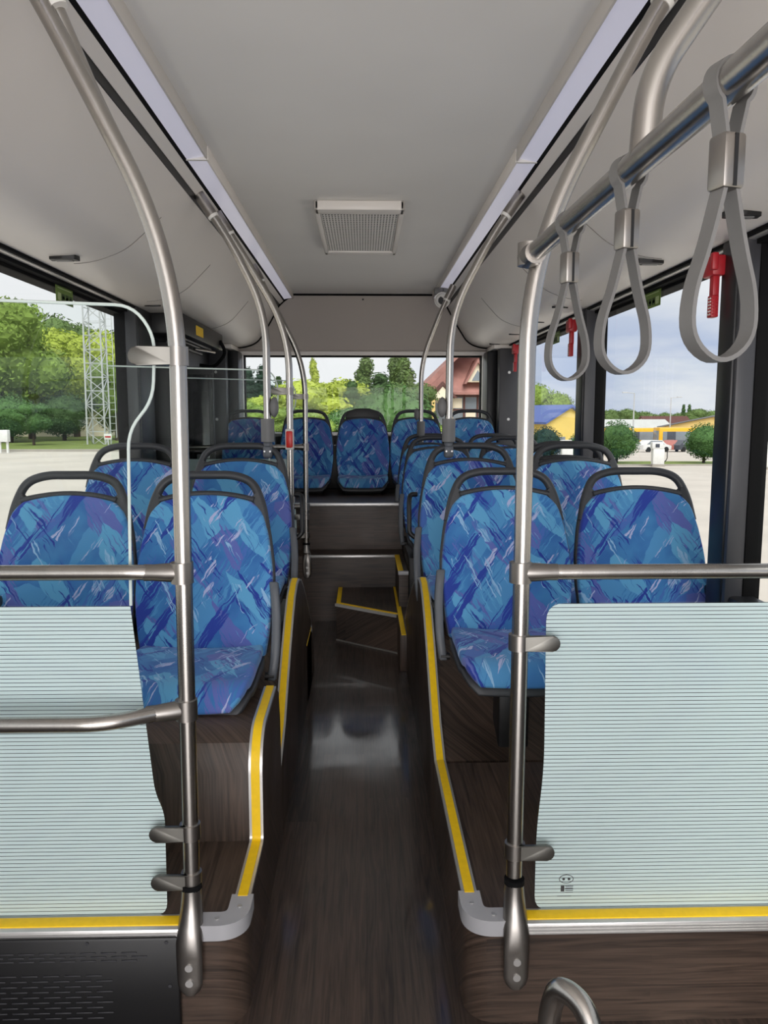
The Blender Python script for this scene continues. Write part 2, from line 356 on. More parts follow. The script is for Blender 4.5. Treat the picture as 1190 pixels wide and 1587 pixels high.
# ceiling
struct('ceiling', MB().box(-.585, .585, Y0, YR+.05, 2.345, 2.39), 'ceil')
struct('roof', MB().box(-1.30, 1.30, Y0, YR+.25, 2.40, 2.46), 'wall')
for sgn, nm in ((-1, 'left'), (1, 'right')):
    # the side duct panel: profile from the lamp strip down to the window head
    pr = [(.705, 2.262), (.722, 2.240)]
    out_ = MB().prism([(sgn*x, z) for x, z in [(.660, 2.286), (.692, 2.258), (.705, 2.27), (.675, 2.31)]], 'Y', Y0, YR)
    cur = fillet([(.708, 0, 2.240), (.785, 0, 2.10), (.885, 0, 1.945), (1.0, 0, 1.905), (1.225, 0, 1.900)], [.05, .12, .07], 8)
    poly = [(sgn*p.x, p.z) for p in cur]+[(sgn*1.225, 2.39), (sgn*.73, 2.39), (sgn*.73, 2.25)]
    sp = struct('side_panel_'+nm, MB().prism(poly, 'Y', Y0, YR), 'panel')
    out_.build('upper_trim', 'panel', sp)
    MB().prism([(sgn*x, z) for x, z in [(.692, 2.268), (.72, 2.28), (.72, 2.235), (.706, 2.240)]], 'Y', Y0, YR).build('slot', 'black', sp)
    MB().prism([(sgn*x, z) for x, z in [(.651, 2.292), (.662, 2.284), (.675, 2.31), (.66, 2.31)]], 'Y', Y0, YR).build('seal', 'rubber', sp)
    # seams between the panel sections
    for ys in ((3.05, 4.05, 5.4) if sgn < 0 else (2.9, 3.95, 5.2)):
        q = [Vector((sgn*(p.x), ys+.30*max(0, (p.z-1.93)/.3), p.z))+Vector((-sgn*.0006, 0, -.0006)) for p in cur[4:-1]]
        MB().tube(q, .0013, 5).build('seam', 'seam', sp)
    # window head: rubber, aluminium rail, rubber
    wt = struct('trim_1' if sgn < 0 else 'trim_2', MB().box(sgn*1.20, sgn*1.232, Y0, YR-.3, 1.872, 1.903), 'rubber')
    MB().box(sgn*1.175, sgn*1.20, Y0, YR-.3, 1.885, 1.902, .003).build('rail', 'alu', wt)
    MB().box(sgn*1.160, sgn*1.174, Y0, YR-.3, 1.890, 1.902).build('seal', 'rubber', wt)
    struct('cantrail_'+nm, MB().box(sgn*1.232, sgn*1.30, Y0, YR+.2, 1.86, 2.40), 'rubber')
# lower walls and sills
struct('wall_right', MB().box(1.215, 1.26, Y0, YR, -.06, .745), 'wall')
struct('wall_left', MB().box(-1.26, -1.215, Y0, 4.18, -.06, .745), 'wall')
struct('trim_3', MB().box(1.17, 1.26, Y0, YR-.3, .735, .775, .012), 'pillardark')
struct('trim_4', MB().box(-1.26, -1.17, Y0, 4.18, .735, .775, .012), 'pillardark')
# pillars
def pillar(sg, ya, yb, name='window_pillar'):
    p = struct(name, MB().box(*sorted((sg*1.157, sg*1.222)), ya, ya+.03, .70, 1.90, .01), 'pillar')
    MB().box(*sorted((sg*1.150, sg*1.27)), ya+.02, yb-.01, .70, 1.90, .01).build('dark_flank', 'pillardark', p)
    MB().box(*sorted((sg*1.215, sg*1.27)), ya-.004, ya+.04, .70, 1.90, .004).build('rubber_edge', 'rubber', p)
    return p
pillar(1, 2.49, 2.63); pillar(1, 4.21, 4.37); pillar(1, -.45, -.3)
pillar(-1, 4.20, 4.50)
# side windows
def window(i, sg, ya, yb):
    return struct('window_%d' % i, MB().box(sg*1.236, sg*1.242, ya, yb, .76, 1.88), 'glass')
window(1, 1, Y0, 2.54); window(2, 1, 2.58, 4.28); window(3, 1, 4.32, 6.42); window(4, -1, Y0, 4.25)
# rear wall: upper panel, ledge, window, lower part
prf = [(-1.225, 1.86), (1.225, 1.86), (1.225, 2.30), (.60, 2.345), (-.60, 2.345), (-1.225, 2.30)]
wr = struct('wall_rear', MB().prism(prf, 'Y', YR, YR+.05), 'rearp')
MB().prism([(6.80, 1.842), (6.80, 1.868), (6.85, 1.885), (6.9, 1.885), (6.9, 1.842)], 'X', -1.1, 1.1).build('ledge', 'panel', wr)
MB().tube([(-.58, 6.845, 2.337), (.58, 6.845, 2.337)], .008, 8).build('seal', 'rubber', wr)
for sg in (-1, 1):
    q = [(sg*.58, 6.845, 2.337), (sg*.655, 6.845, 2.287), (sg*.70, 6.845, 2.246)]+[(sg*(p.x-.003), 6.845, p.z-.003) for p in cur]
    MB().tube(q, .007, 6).build('seal', 'rubber', wr)
    MB().cyl((0, 6.848, 2.30), .008, .006, 'Y', 10).build('screw', 'black', wr) if sg > 0 else None
    # rear corner pillars
    p = struct('corner_pillar', MB().box(sg*1.08, sg*1.235, 6.42, 6.52, .6, 1.87, .012), 'pillar')
    MB().box(sg*1.01, sg*1.10, 6.60, 6.88, .6, 1.86, .012).build('dark_panel', 'pillardark', p)
    MB().box(sg*1.09, sg*1.24, 6.50, 6.88, .6, 1.89, .005).build('black_panel', 'black', p)
    for zz in (1.68, 1.31): MB().cyl((sg*1.16, 6.418, zz), .011, .006, 'Y', 12).build('screw', 'alu', p)
    MB().box(sg*1.04, sg*1.24, 6.45, 6.86, 1.868, 1.9, .004).build('cap', 'panel', p)
    MB().box(sg*1.005, sg*1.012, 6.82, 6.86, 1.2, 1.84).build('light_edge', 'alu', p)
rw = struct('window_5', MB().box(-1.02, 1.02, 6.93, 6.936, 1.19, 1.85), 'glass')
fr = MB(); o4 = [(-1.06, 1.15), (1.06, 1.15), (1.06, 1.87), (-1.06, 1.87)]
MB().box(-1.05, 1.05, 6.88, 6.96, 1.83, 1.87).build('frame_top', 'rubber', rw)
MB().box(-1.05, 1.05, 6.88, 6.96, 1.15, 1.20).build('frame_bottom', 'rubber', rw)
for sg in (-1, 1): MB().box(sg*1.0, sg*1.05, 6.88, 6.96, 1.15, 1.87).build('frame_side', 'rubber', rw)
struct('wall_rear_lower', MB().box(-1.24, 1.24, 6.83, 6.9, -.06, 1.16), 'black')
struct('trim_5', MB().box(-1.0, 1.0, 6.74, 6.83, 1.165, 1.195, .008), 'alu')

# ------------------------------------------------------------------ podiums, steps, wheel arches
def podium(sg, xa, label_name):
    """front seat podium with a rounded aisle corner"""
    x0 = xa; yf = 1.635; rad = .085
    c = fillet([(sg*1.22, yf, 0), (x0, yf, 0), (x0, 2.45, 0)], [rad], 10)
    poly = [(p.x, p.y) for p in c]+[(sg*1.22, 2.45)]
    p = struct('seat_podium', MB().prism(poly, 'Z', .0, PZ), 'woodX')
    # wood-look surface on top runs lengthwise
    top = fillet([(sg*1.215, yf+.006, 0), (x0+sg*.006, yf+.006, 0), (x0+sg*.006, 2.448, 0)], [rad], 10)
    MB().prism([(q.x, q.y) for q in top]+[(sg*1.215, 2.448)], 'Z', PZ, PZ+.003).build('top_covering', 'woodY', p)
    # nosing: aluminium profile, yellow insert, grey corner cap
    xs = x0+sg*rad
    MB().box(*sorted((xs+sg*.01, sg*1.21)), yf-.010, yf+.046, PZ-.022, PZ+.006, .003).build('edge_profile', 'alu', p)
    gr = MB()
    for k in range(3): gr.box(*sorted((xs+sg*.01, sg*1.21)), yf-.0125, yf-.0095, PZ-.018+k*.007, PZ-.015+k*.007)
    gr.build('edge_ribs', 'alu', p)
    MB().box(*sorted((xs+sg*.012, sg*1.21)), yf+.004, yf+.036, PZ+.004, PZ+.0085, .001).build('yellow_insert', 'yellow', p)
    cap = fillet([(xs+sg*.022, yf+.016, 0), (x0+sg*.018, yf+.016, 0), (x0+sg*.018, yf+rad+.022, 0)], [.07], 10)
    cap = [Vector((q.x, q.y, PZ-.006)) for q in cap]
    MB().strip(cap, .036, .050, (0, 0, 1)).build('corner_cap', 'greycap', p)
    for q in (cap[1], cap[-2]):
        MB().cyl((q.x, q.y, PZ+.0125), .005, .003, 'Z', 10).build('screw', 'alu', p)
    return p, x0+sg*.018
podL, txL = podium(-1, XL, 'left'); podR, txR = podium(1, XR, 'right')

def edge_trim(parent, path, xc, w=.036):
    pts = [Vector((xc, y, z)) for y, z in path]
    MB().strip(pts, w, .010, (1, 0, 0)).build('edge_profile', 'alu', parent, 60)
    n = []
    for i, p in enumerate(pts):
        a = pts[max(0, i-1)]; b = pts[min(len(pts)-1, i+1)]; t = (b-a).normalized(); n.append(p+Vector((0, -t.z, t.y))*.0045)
    MB().strip(n, w*.62, .006, (1, 0, 0)).build('yellow_insert', 'yellow', parent, 60)

# left: raised box under the first seat pair
yl = [(1.99, PZ), (1.99, .43), (2.02, .50), (2.07, .525), (2.34, .535), (2.40, .50), (2.43, .40), (2.44, PZ)]
bx = struct('seat_box', MB().prism([*yl[:5], (2.34, PZ)], 'X', -1.22, XL-.032), 'woodZ')
MB().prism(yl, 'X', XL-.035, XL).build('side_panel', 'woodZ', bx)
f2 = fillet([(0, 1.735, PZ+.006), (0, 1.985, PZ+.006), (0, 1.985, .47), (0, 2.045, .533), (0, 2.33, .540)], [.02, .05, .06], 6)
edge_trim(bx, [(q.y, q.z) for q in f2], XL-.0175)
# straight edge along the aisle on the right podium
edge_trim(podR, [(1.735, PZ+.006), (2.45, PZ+.006)], XR+.0185)

arch = [(2.45, PZ), (2.60, .31), (2.72, .41), (2.84, .505), (2.96, .59), (3.06, .645), (3.16, .673), (3.24, .676), (3.34, .655), (3.46, .60), (3.60, .525), (3.75, .435), (3.90, .335), (4.02, .235), (4.10, .14), (4.14, .0)]
arch0 = arch
for sg, xa in ((-1, XL), (1, XR)):
    arch = [(y if y < 3.25 or sg < 0 else 3.24+(y-3.24)*1.33, z) for y, z in arch0]
    a = struct('wheel_arch', MB().prism([(2.45, 0)]+arch, 'X', xa, xa+sg*.036, .003), 'woodZ')
    box = [(2.47, 0), (2.47, PZ), (2.62, .31), (2.74, .41), (2.86, .50), (2.95, .54), (3.58, .52), (3.75, .40), (3.88, .30), (4.0, 0)]
    MB().prism(box, 'X', xa+sg*.03, sg*1.22).build('arch_box', 'woodZ', a)
    edge_trim(a, [(y-.002, z+.004) for y, z in arch[:8]], xa+sg*.018)
    MB().strip([Vector((xa+sg*.018, y, z+.003)) for y, z in arch[7:14]], .036, .008, (1, 0, 0)).build('grey_edge', 'alu', a, 60)
# little ledge behind the left arch
lp = struct('ledge_step', MB().box(-1.22, XL, 3.62, 3.93, 0, .29, .004), 'woodZ')
MB().box(XL-.034, XL+.002, 3.60, 3.905, .29, .298, .002).build('yellow_insert', 'yellow', lp)
MB().box(XL-.12, XL+.003, 3.905, 3.935, .272, .30, .004).build('edge_profile', 'greycap', lp)
# right lower ledge with its strip, rear platform, step box, rear bench plinth
rl = struct('ledge_step', MB().box(.19, 1.22, 4.10, 5.15, .0, .225, .003), 'woodZ')
MB().box(.192, .217, 4.0, 5.14, .225, .231, .002).build('yellow_insert', 'yellow', rl)
RPZ = .435
rpf = struct('rear_platform', MB().prism([(-1.22, 5.15), (.206, 5.15), (.206, 4.60), (1.22, 4.60), (1.22, 6.8), (-1.22, 6.8)], 'Z', .0, RPZ), 'woodX')
MB().box(-.375, .215, 5.135, 5.165, RPZ-.012, RPZ+.006, .003).build('edge_profile', 'alu', rpf)
MB().box(.2, .232, 4.62, 5.15, RPZ, RPZ+.007, .002).build('yellow_insert', 'yellow', rpf)
MB().box(.2, .60, 4.585, 4.615, RPZ-.016, RPZ+.007, .004).build('edge_profile', 'greycap', rpf)
stp = struct('aisle_step', MB().prism([(-.165, 5.15), (-.165, 4.70), (.189, 4.42), (.189, 5.15)], 'Z', .0, .222), 'woodX')
MB().prism([(-.160, 5.15), (-.160, 4.706), (.186, 4.432), (.186, 5.15)], 'Z', .222, .2245).build('top_covering', 'woodY', stp)
MB().strip([(-.166, 4.708, .218), (.189, 4.427, .218)], .016, .026, (0, 0, 1)).build('edge_profile', 'alu', stp)
MB().strip([(-.158, 4.716, .2265), (.189, 4.441, .2265)], .005, .018, (0, 0, 1)).build('yellow_insert', 'yellow', stp)
MB().box(-.166, -.140, 4.72, 5.145, .2235, .229, .001).build('yellow_insert', 'yellow', stp)
MB().strip([(-.167, 4.697, .005), (.19, 4.414, .005)], .008, .008, (0, 0, 1)).build('bead', 'seam', stp)
BPZ, BPY = .745, 5.40
rb = struct('rear_bench_plinth', MB().box(-1.22, 1.22, BPY, 6.82, RPZ, BPZ), 'woodX')
MB().box(-1.2, 1.2, BPY-.012, BPY+.03, BPZ-.012, BPZ+.008, .003).build('edge_profile', 'alu', rb)
# heater cover at the front of the left podium
hc = thing('heater_cover', 'black heater cover plate with rows of slots, on the left seat podium front', 'heater', (-.72, 1.635, 0))
MB().box(-.45, .315, -.018, 0, .01, .232, .006).build('cover_plate', 'black', hc)
sl = MB()
for k, zz in enumerate((.199, .190, .181)):
    for i in range(14): sl.box(-.38+i*.044+(k % 2)*.022, -.38+i*.044+.034+(k % 2)*.022, -.0205, -.018, zz-.0012, zz+.0018, .0008, 1)
sl.build('upper_slots', 'pillar', hc); sl = MB()
for k in range(9):
    zz = .147-k*.0125
    for i in range(10): sl.box(-.30+i*.046+(k % 2)*.022, -.30+i*.046+.035+(k % 2)*.022, -.0205, -.018, zz-.0012, zz+.0018, .0008, 1)
sl.build('lower_slots', 'pillar', hc)
for x, z in ((-.1, .222), (.12, .222), (.29, .222), (.295, .12)): MB().cyl((x, -.019, z), .004, .003, 'Y', 8).build('screw', 'pillar', hc)

# ------------------------------------------------------------------ ceiling lamps, vent, panel vents
for sg, nm in ((-1, 'left'), (1, 'right')):
    for (ya, yb, w) in ((Y0, 3.115, 'front'), (3.13, 6.78, 'rear')):
        t = thing('ceiling_light', '%s strip of frosted lavender ceiling lamp along the %s ceiling edge' % ({'front': 'long near', 'rear': 'far'}[w], nm), 'lamp', (sg*.63, (ya+yb)/2, 2.30))
        h = (yb-ya)/2
        MB().prism([(sg*(x-.63), z-2.30) for x, z in [(.582, 2.303), (.650, 2.291), (.660, 2.32), (.60, 2.37), (.582, 2.37)]], 'Y', -h, h).build('diffuser', 'lamp', t)
        MB().box(*sorted((sg*(.574-.63), sg*(.582-.63))), -h, h, -.006, .045, .002).build('lip', 'panel', t)
        if w == 'rear': MB().box(*sorted((sg*(.578-.63), sg*(.655-.63))), -h-.014, -h, -.010, .03).build('joint_cover', 'white', t)
rh = thing('roof_hatch_vent', 'grey perforated ventilation grille set in the ceiling', 'vent', (-.015, 4.42, 2.345))
f = MB(); f.box(-.212, .212, -.54, -.455, -.045, 0, .008); f.box(-.212, .212, .47, .54, -.045, 0, .008); f.box(-.212, -.188, -.54, .54, -.045, 0, .008); f.box(.188, .212, -.54, .54, -.045, 0, .008)
f.build('frame', 'panel', rh)
g = MB(); nx, ny = 25, 24; bmg = g.bm
xs = [-.186+.372*i/nx for i in range(nx+1)]; ys = [-.45+.915*j/ny for j in range(ny+1)]
def hole_plate(g, xs, ys, z, fx=.28, fy=.16):
    for i in range(len(xs)-1):
        for j in range(len(ys)-1):
            dx, dy = xs[i+1]-xs[i], ys[j+1]-ys[j]; o = [(xs[i], ys[j]), (xs[i+1], ys[j]), (xs[i+1], ys[j+1]), (xs[i], ys[j+1])]
            sft = 0
            q = [(xs[i]+dx*fx, ys[j]+dy*fy), (xs[i+1]-dx*fx, ys[j]+dy*fy), (xs[i+1]-dx*fx, ys[j+1]-dy*fy), (xs[i]+dx*fx, ys[j+1]-dy*fy)]
            A = [g.bm.verts.new((x, y, z)) for x, y in o]; B = [g.bm.verts.new((x, y, z)) for x, y in q]; Cc = [g.bm.verts.new((x, y, z+.0015)) for x, y in q]
            for k in range(4):
                g.face((A[k], A[(k+1) % 4], B[(k+1) % 4], B[k])); g.face((B[k], B[(k+1) % 4], Cc[(k+1) % 4], Cc[k]))
hole_plate(g, xs, ys, -.034, .27, .14); g.build('grille', 'white', rh, 0)
MB().box(-.19, .19, -.46, .47, -.0315, -.026).build('dark_backing', 'black', rh)
# small vents in the side panels
def panel_vent(x, y, kind, label):
    t = thing('panel_vent', label, 'vent', (x, y, 1.905), 'small dark vents in the side panels')
    if kind == 'big':
        MB().prism([(q.x, q.y) for q in fillet([(-.045, -.02, 0), (.0, -.028, 0), (.045, -.02, 0), (.05, .02, 0), (-.05, .02, 0), (-.045, -.02, 0)], .006, 3)][:-1], 'Z', -.012, .004).build('rim', 'black', t)
        MB().box(-.03, .03, -.008, .014, -.0145, -.012).build('insert', 'grey', t)
    else:
        c = [(.042*math.cos(a*PI/10), .016*math.sin(a*PI/10)) for a in range(20)]
        MB().prism(c, 'Z', -.006, .004).build('rim', 'black', t)
panel_vent(-1.05, 2.93, 'big', 'black shaped vent in the left panel over the window')
panel_vent(-1.07, 4.20, 'small', 'small black oval vent in the left panel near the window pillar')
panel_vent(1.04, 2.25, 'big', 'black shaped vent in the right panel behind the largest hanging strap')
panel_vent(1.035, 2.95, 'big', 'black shaped vent in the right panel right of the middle hanging strap')
panel_vent(1.02, 4.22, 'small', 'small black oval vent in the right panel above the smallest hanging strap loop')
panel_vent(1.05, 4.9, 'small', 'small black oval vent in the right panel just right of the tall front pole')
panel_vent(1.055, 5.65, 'small', 'small black oval vent in the right panel just left of the tall front pole')
panel_vent(1.045, 6.45, 'small', 'small black oval vent in the right panel in the far rear corner')

# ------------------------------------------------------------------ seats
def interp(tab, s):
    for (a, va), (b, vb) in zip(tab, tab[1:]):
        if s <= b: u = (s-a)/(b-a); u = u*u*(3-2*u) if False else u; return va+(vb-va)*u
    return tab[-1][1]
WB = [(0, .196), (.15, .210), (.35, .221), (.55, .219), (.75, .206), (.87, .192), (.93, .180), (.97, .165), (1, .140)]
WC = [(0, .196), (.3, .204), (.7, .204), (.85, .200), (.93, .190), (.98, .170), (1, .145)]
def smoothtab(T, s): return (interp(T, max(0, s-.03))+interp(T, s)*2+interp(T, min(1, s+.03)))/4
def back_pt(u, s, off=0, grow=1.):
    w = smoothtab(WB, s)*grow
    y = .115*s+.018*math.sin(PI*min(1, s*1.2))*(-1)+.012*math.sin(PI*s)
    return Vector((u*w, y-.026*u*u*(1-.5*s)+off, .515*s-.022*u*u*s**4))
def cush_pt(u, t, off=0, grow=1.):
    w = smoothtab(WC, t)*grow
    if t < .86: y = -.40*t; z = -.008+.020*math.sin(PI*t*.9)-.010*t
    else:
        q = (t-.86)/.14; y = -.344-.050*math.sin(q*PI/2); z = .0026-.050*(1-math.cos(q*PI/2))
    return Vector((u*w, y, z+.014*u*u*(1-t*.6)+off))
def sheet(fn, nu, ns, name, mat, parent, thick, smooth=60, uvs=(0, 1), **k):
    bm = bmesh.new(); uvl = bm.loops.layers.uv.new('UVMap'); G = []
    for j in range(ns+1):
        s = j/ns; G.append([bm.verts.new(fn(-1+2*i/nu, s, **k)) for i in range(nu+1)])
    for j in range(ns):
        for i in range(nu):
            vs = (G[j][i], G[j][i+1], G[j+1][i+1], G[j+1][i]); fc = bm.faces.new(vs)
            for lp, (a, b) in zip(fc.loops, ((i, j), (i+1, j), (i+1, j+1), (i, j+1))):
                lp[uvl].uv = (G[b][a].co.x, uvs[0]+uvs[1]*b/ns)
    me = D.meshes.new(name); bm.to_mesh(me); bm.free(); me.materials.append(M[mat])
    me.polygons.foreach_set('use_smooth', [True]*len(me.polygons))
    o = D.objects.new(name, me); COL.objects.link(o); o.parent = parent
    md = o.modifiers.new('thickness', 'SOLIDIFY'); md.thickness = abs(thick); md.offset = -1 if thick > 0 else 1; md.use_even_offset = False
    bv = o.modifiers.new('edge', 'BEVEL'); bv.width = min(.009, abs(thick)*.35); bv.segments = 3; bv.limit_method = 'ANGLE'; bv.angle_limit = math.radians(55)
    return o

H0 = .10      # crease height above the base of the seat
def make_seat(side, armrest=False, pedestal=0, board=False):
    t = thing('bus_seat', 'seat', 'seat')
    z = Vector((0, 0, H0))
    b = sheet(lambda u, s, **k: back_pt(u, s)+z, 14, 26, 'backrest', 'fabric', t, .032, uvs=(0, .53))
    c = sheet(lambda u, s, **k: cush_pt(u, s)+z, 14, 26, 'cushion', 'fabric', t, .032, uvs=(0, -.44))
    sheet(lambda u, s, **k: back_pt(u, s, .030, 1.035)+z+Vector((0, 0, .004*s)), 12, 22, 'back_shell', 'seatblack', t, .02)
    sheet(lambda u, s, **k: cush_pt(u, s, -.030, 1.03)+z+Vector((0, .004, 0)), 12, 22, 'seat_shell', 'seatblack', t, .02)
    yb = lambda zz: .115*zz/.515+.022
    h = MB()
    top = fillet([(-.197, yb(.40), .40), (-.182, yb(.49), .485), (-.150, yb(.57), .556), (-.085, yb(.58), .578), (.085, yb(.58), .578), (.150, yb(.57), .556), (.182, yb(.49), .485), (.197, yb(.40), .40)], [.05, .04, .05, .05, .04, .05], 6)
    h.tube([p+z for p in top], .0145, 12)
    # rim over the top of the upholstery and the two corner webs
    rim = [back_pt(-1+2*i/16, .985, .016, 1.02)+z+Vector((0, 0, .010)) for i in range(17)]
    h.tube(rim, .010, 8)
    for sx in (-1, 1):
        A = [(sx*.202, .395), (sx*.186, .475), (sx*.168, .525), (sx*.146, .503), (sx*.160, .485), (sx*.182, .44)]
        v = [Vector((x, yb(zz)-.014, zz))+z for x, zz in A]; w = [p+Vector((0, .028, 0)) for p in v]
        h.rings([v, w])
    h.build('grab_handle', 'seatblack', t, 50)
    MB().box(-.15, .15, -.30, .02, 0, .06, .01).build('base_frame', 'black', t)
    if pedestal:
        MB().box(-.05, .05, -.14, -.02, -pedestal, .005, .008).build('pedestal', 'black', t)
    if side:
        x = side*.232
        br = MB(); path = fillet([(x-side*.004, .035, .335), (x+side*.006, .012, .24), (x+side*.006, -.03, .12), (x-side*.006, -.05, .03)], .07, 6)
        br.strip(path, .027, .040, (1, 0, 0)); bmesh.ops.bevel(br.bm, geom=br.bm.edges[:], offset=.004, segments=1, affect='EDGES')
        sb = br.build('side_bracket', 'midgrey', t, 50)
        MB().cyl((x-side*.012, -.055, .045), .013, .03, 'X', 12).build('knob', 'black', sb)
    if armrest:
        x = side*.262
        lp_ = fillet([(x-side*.03, .10, .47), (x, .09, .47), (x+side*.006, .06, .44), (x+side*.006, .03, .31), (x-side*.02, .03, .29)], .02, 5)
        MB().tube(lp_, .0105, 10).build('armrest', 'black', t)
    if board:
        MB().prism([(-.15, .50+H0), (-.135, .575+H0), (-.06, .60+H0), (.06, .60+H0), (.135, .575+H0), (.15, .50+H0)], 'Y', .135, .155, .004).build('backboard', 'black', t)
    return t
def place(o, x, y, z, label, sc=(1, 1, 1), rz=0, group='blue patterned bus seats'):
    o.location = (x, y, z); o.rotation_euler[2] = rz; o.scale = sc; o['label'] = label; o['category'] = 'seat'; o['group'] = group
P0 = make_seat(0); PLs = make_seat(1, False); PRs = make_seat(-1, False, .265); PLa = make_seat(1, True); PRa = make_seat(-1, True)
P0p = make_seat(0, pedestal=.265); Pb = make_seat(0, board=True)
z1, z2, z3, z5 = .475, .54, .527, .765
place(P0, -.978, 2.55, z1, 'blue patterned seat by the left window, behind the left glass partition')
place(PLs, -.523, 2.55, z1, 'blue patterned aisle seat nearest on the left, on the brown raised box')
s = copy_tree(P0); place(s, -.985, 3.35, z2, 'blue patterned seat by the left window, second row back')
place(PLa, -.53, 3.35, z2, 'blue patterned aisle seat in the second left row, pole on its handle')
place(PRs, .492, 2.66, z1+.03, 'blue patterned aisle seat nearest on the right, just behind the right pole', (1, 1, .96))
place(P0p, .962, 2.66, z1+.03, 'blue patterned window seat nearest on the right, above the frosted glass panel', (1, 1, .96))
place(PRa, .463, 3.35, z2, 'blue patterned aisle seat in the second right row, pole clamped to its handle')
s = copy_tree(P0); place(s, .921, 3.35, z2, 'blue patterned window seat in the second right row, before the black window pillar')
rowR = copy_tree(PRs)
for k in kids(rowR):
    if k.name.startswith('pedestal'): D.objects.remove(k)
place(rowR, .465, 4.88, z3, 'blue patterned aisle seat in the third right row, half hidden by the second row')
s = copy_tree(P0); place(s, .925, 4.88, z3, 'blue patterned window seat in the third right row, mostly hidden')
s = copy_tree(rowR); place(s, .47, 5.58, z3-.003, 'blue aisle seat in the last right row before the rear bench, pole on its handle')
s = copy_tree(P0); place(s, .928, 5.58, z3-.003, 'blue patterned window seat in the last right row before the rear bench')
s = copy_tree(P0); place(s, .93, 3.84, z2, 'rear-facing seat by the right window, only its dark handle showing', rz=PI)
lab = ['leftmost seat of the rear bench', 'rear bench seat second from the left, behind two poles', 'middle seat of the rear bench, black board in its handle', 'rear bench seat second from the right', 'rightmost seat of the rear bench beside the corner pillar']
for i, x in enumerate((-.915, -.455, -.005, .425, .865)):
    o = Pb if i == 2 else copy_tree(P0)
    place(o, x, 6.38, z5-.02, 'blue patterned '+lab[i], (.95, .95, .93))
for i in range(6):       # low mounting blocks so the raised seats stand on their platforms
    pass
struct('seat_plinth', MB().box(.26, 1.2, 4.56, 5.36, RPZ-.2, z3, .01), 'black')
struct('rear_bench_backing', MB().box(-1.2, 1.2, 6.50, 6.80, BPZ, 1.10, .01), 'black')
MBp = struct('seat_plinth', MB().box(.26, 1.2, 5.28, 5.395, RPZ, z3-.003, .01), 'black')

# ------------------------------------------------------------------ poles, rails and partitions
PY = 1.66
Z_ = lambda z: 1.36+(z-1.36)*.982
def socket(mb_parent, p, d):
    d = Vector(d).normalized(); p = Vector(p)
    MB().tube([p-d*.05, p+d*.055], [.023, .023], 16).build('ceiling_socket', 'cast', mb_parent)
    MB().tube([p-d*.062, p-d*.05], [.0215, .0235], 16).build('socket_ring', 'white', mb_parent)
def clamp(parent, x, y, z, sx, ln=.085, h=.034):
    sv = MB().cyl((x, y, z), .0225, h, 'Z', 20).build('clamp_sleeve', 'cast', parent)
    c = [(x+sx*.006, z-h/2)]+[(x+sx*(ln-h/2+math.cos(a)*h/2), z+math.sin(a)*h/2) for a in [(-PI/2+PI*k/10) for k in range(11)]]+[(x+sx*.006, z+h/2)]
    MB().prism(c, 'Y', y-.020, y-.009, .002).build('clamp_tab', 'tab', sv)
def base_foot(parent, x, y, yf, z0=PZ):
    """socket that flattens into a plate bolted to the podium front"""
    R = []
    for zz, a, b, yy in ((.085, .021, .023, y), (.06, .023, .024, y), (.035, .025, .023, y-.008), (0.010, .027, .021, yf+.012), (-.02, .029, .013, yf-.006), (-.05, .0285, .008, yf-.009), (-.115, .027, .007, yf-.009), (-.13, .022, .007, yf-.009), (-.14, .012, .006, yf-.009)):
        R.append([Vector((x+a*math.cos(k*2*PI/20), yy+b*math.sin(k*2*PI/20), z0+zz)) for k in range(20)])
    ft = MB().rings(R).build('foot', 'cast', parent, 50)
    MB().cyl((x, y, z0+.089), .0225, .012).build('rubber_collar', 'rubber', parent)
    for zz in (-.072, -.108): MB().cyl((x, yf-.0165, z0+zz), .0085, .006, 'Y', 12).build('bolt', 'alu', ft)
def tee(parent, x, y, z, sx, ybar=None):
    """fitting that grips the pole and narrows into a bar"""
    MB().cyl((x, y, z), .0235, .044, 'Z', 20).build('fitting_sleeve', 'cast', parent)
    R = []; yb = y if ybar is None else ybar
    for k, (dx, hy, hz) in enumerate(((.006, .021, .021), (.03, .0215, .020), (.06, .0195, .0175), (.078, .0185, .018))):
        yy = y+(yb-y)*(dx/.078)
        R.append([Vector((x+sx*dx, yy+hy*math.cos(a*PI/8), z+hz*math.sin(a*PI/8))) for a in range(16)])
    MB().rings(R).build('fitting_cone', 'cast', parent, 50)

# left front pole
lpx = -.381
t = thing('grab_pole', 'tall steel pole in front of the left seats, bent toward the ceiling', 'pole', (0, 0, 0))
pth = fillet([(lpx, PY, .34), (lpx+.006, PY, 1.67), (-.60, PY, 2.115), (-.690, PY, 2.275)], [.22, .12], 12)
MB().tube(pth, .0178, 18).build('tube', 'steel', t)
base_foot(t, lpx, PY-.004, 1.6235); socket(t, (-.665, PY, 2.235), (-.09, 0, .16))
clamp(t, lpx, PY, Z_(.438), -1); clamp(t, lpx, PY, Z_(.324), -1); clamp(t, lpx+.004, PY, 1.474, -1, .095, .038)
tee(t, lpx, PY, 1.028, -1); tee(t, lpx, PY, .730, -1, PY-.03)
# a second slim stay beside it near the ceiling
t2 = thing('ceiling_stay', 'short steel stay beside the left pole at the top left ceiling slot', 'pole', (0, 0, 0))
MB().tube(fillet([(-.472, PY+.032, 1.86), (-.526, PY+.032, 1.97), (-.612, PY+.02, 2.185)], .05, 6), .015, 14).build('tube', 'steel', t2)
MB().tube([(-.592, PY+.012, 2.145), (-.652, PY+.01, 2.262)], .0195, 14).build('ceiling_socket', 'cast', t2)
MB().tube([(-.588, PY+.012, 2.137), (-.593, PY+.012, 2.147)], .0205, 14).build('socket_ring', 'white', t2)
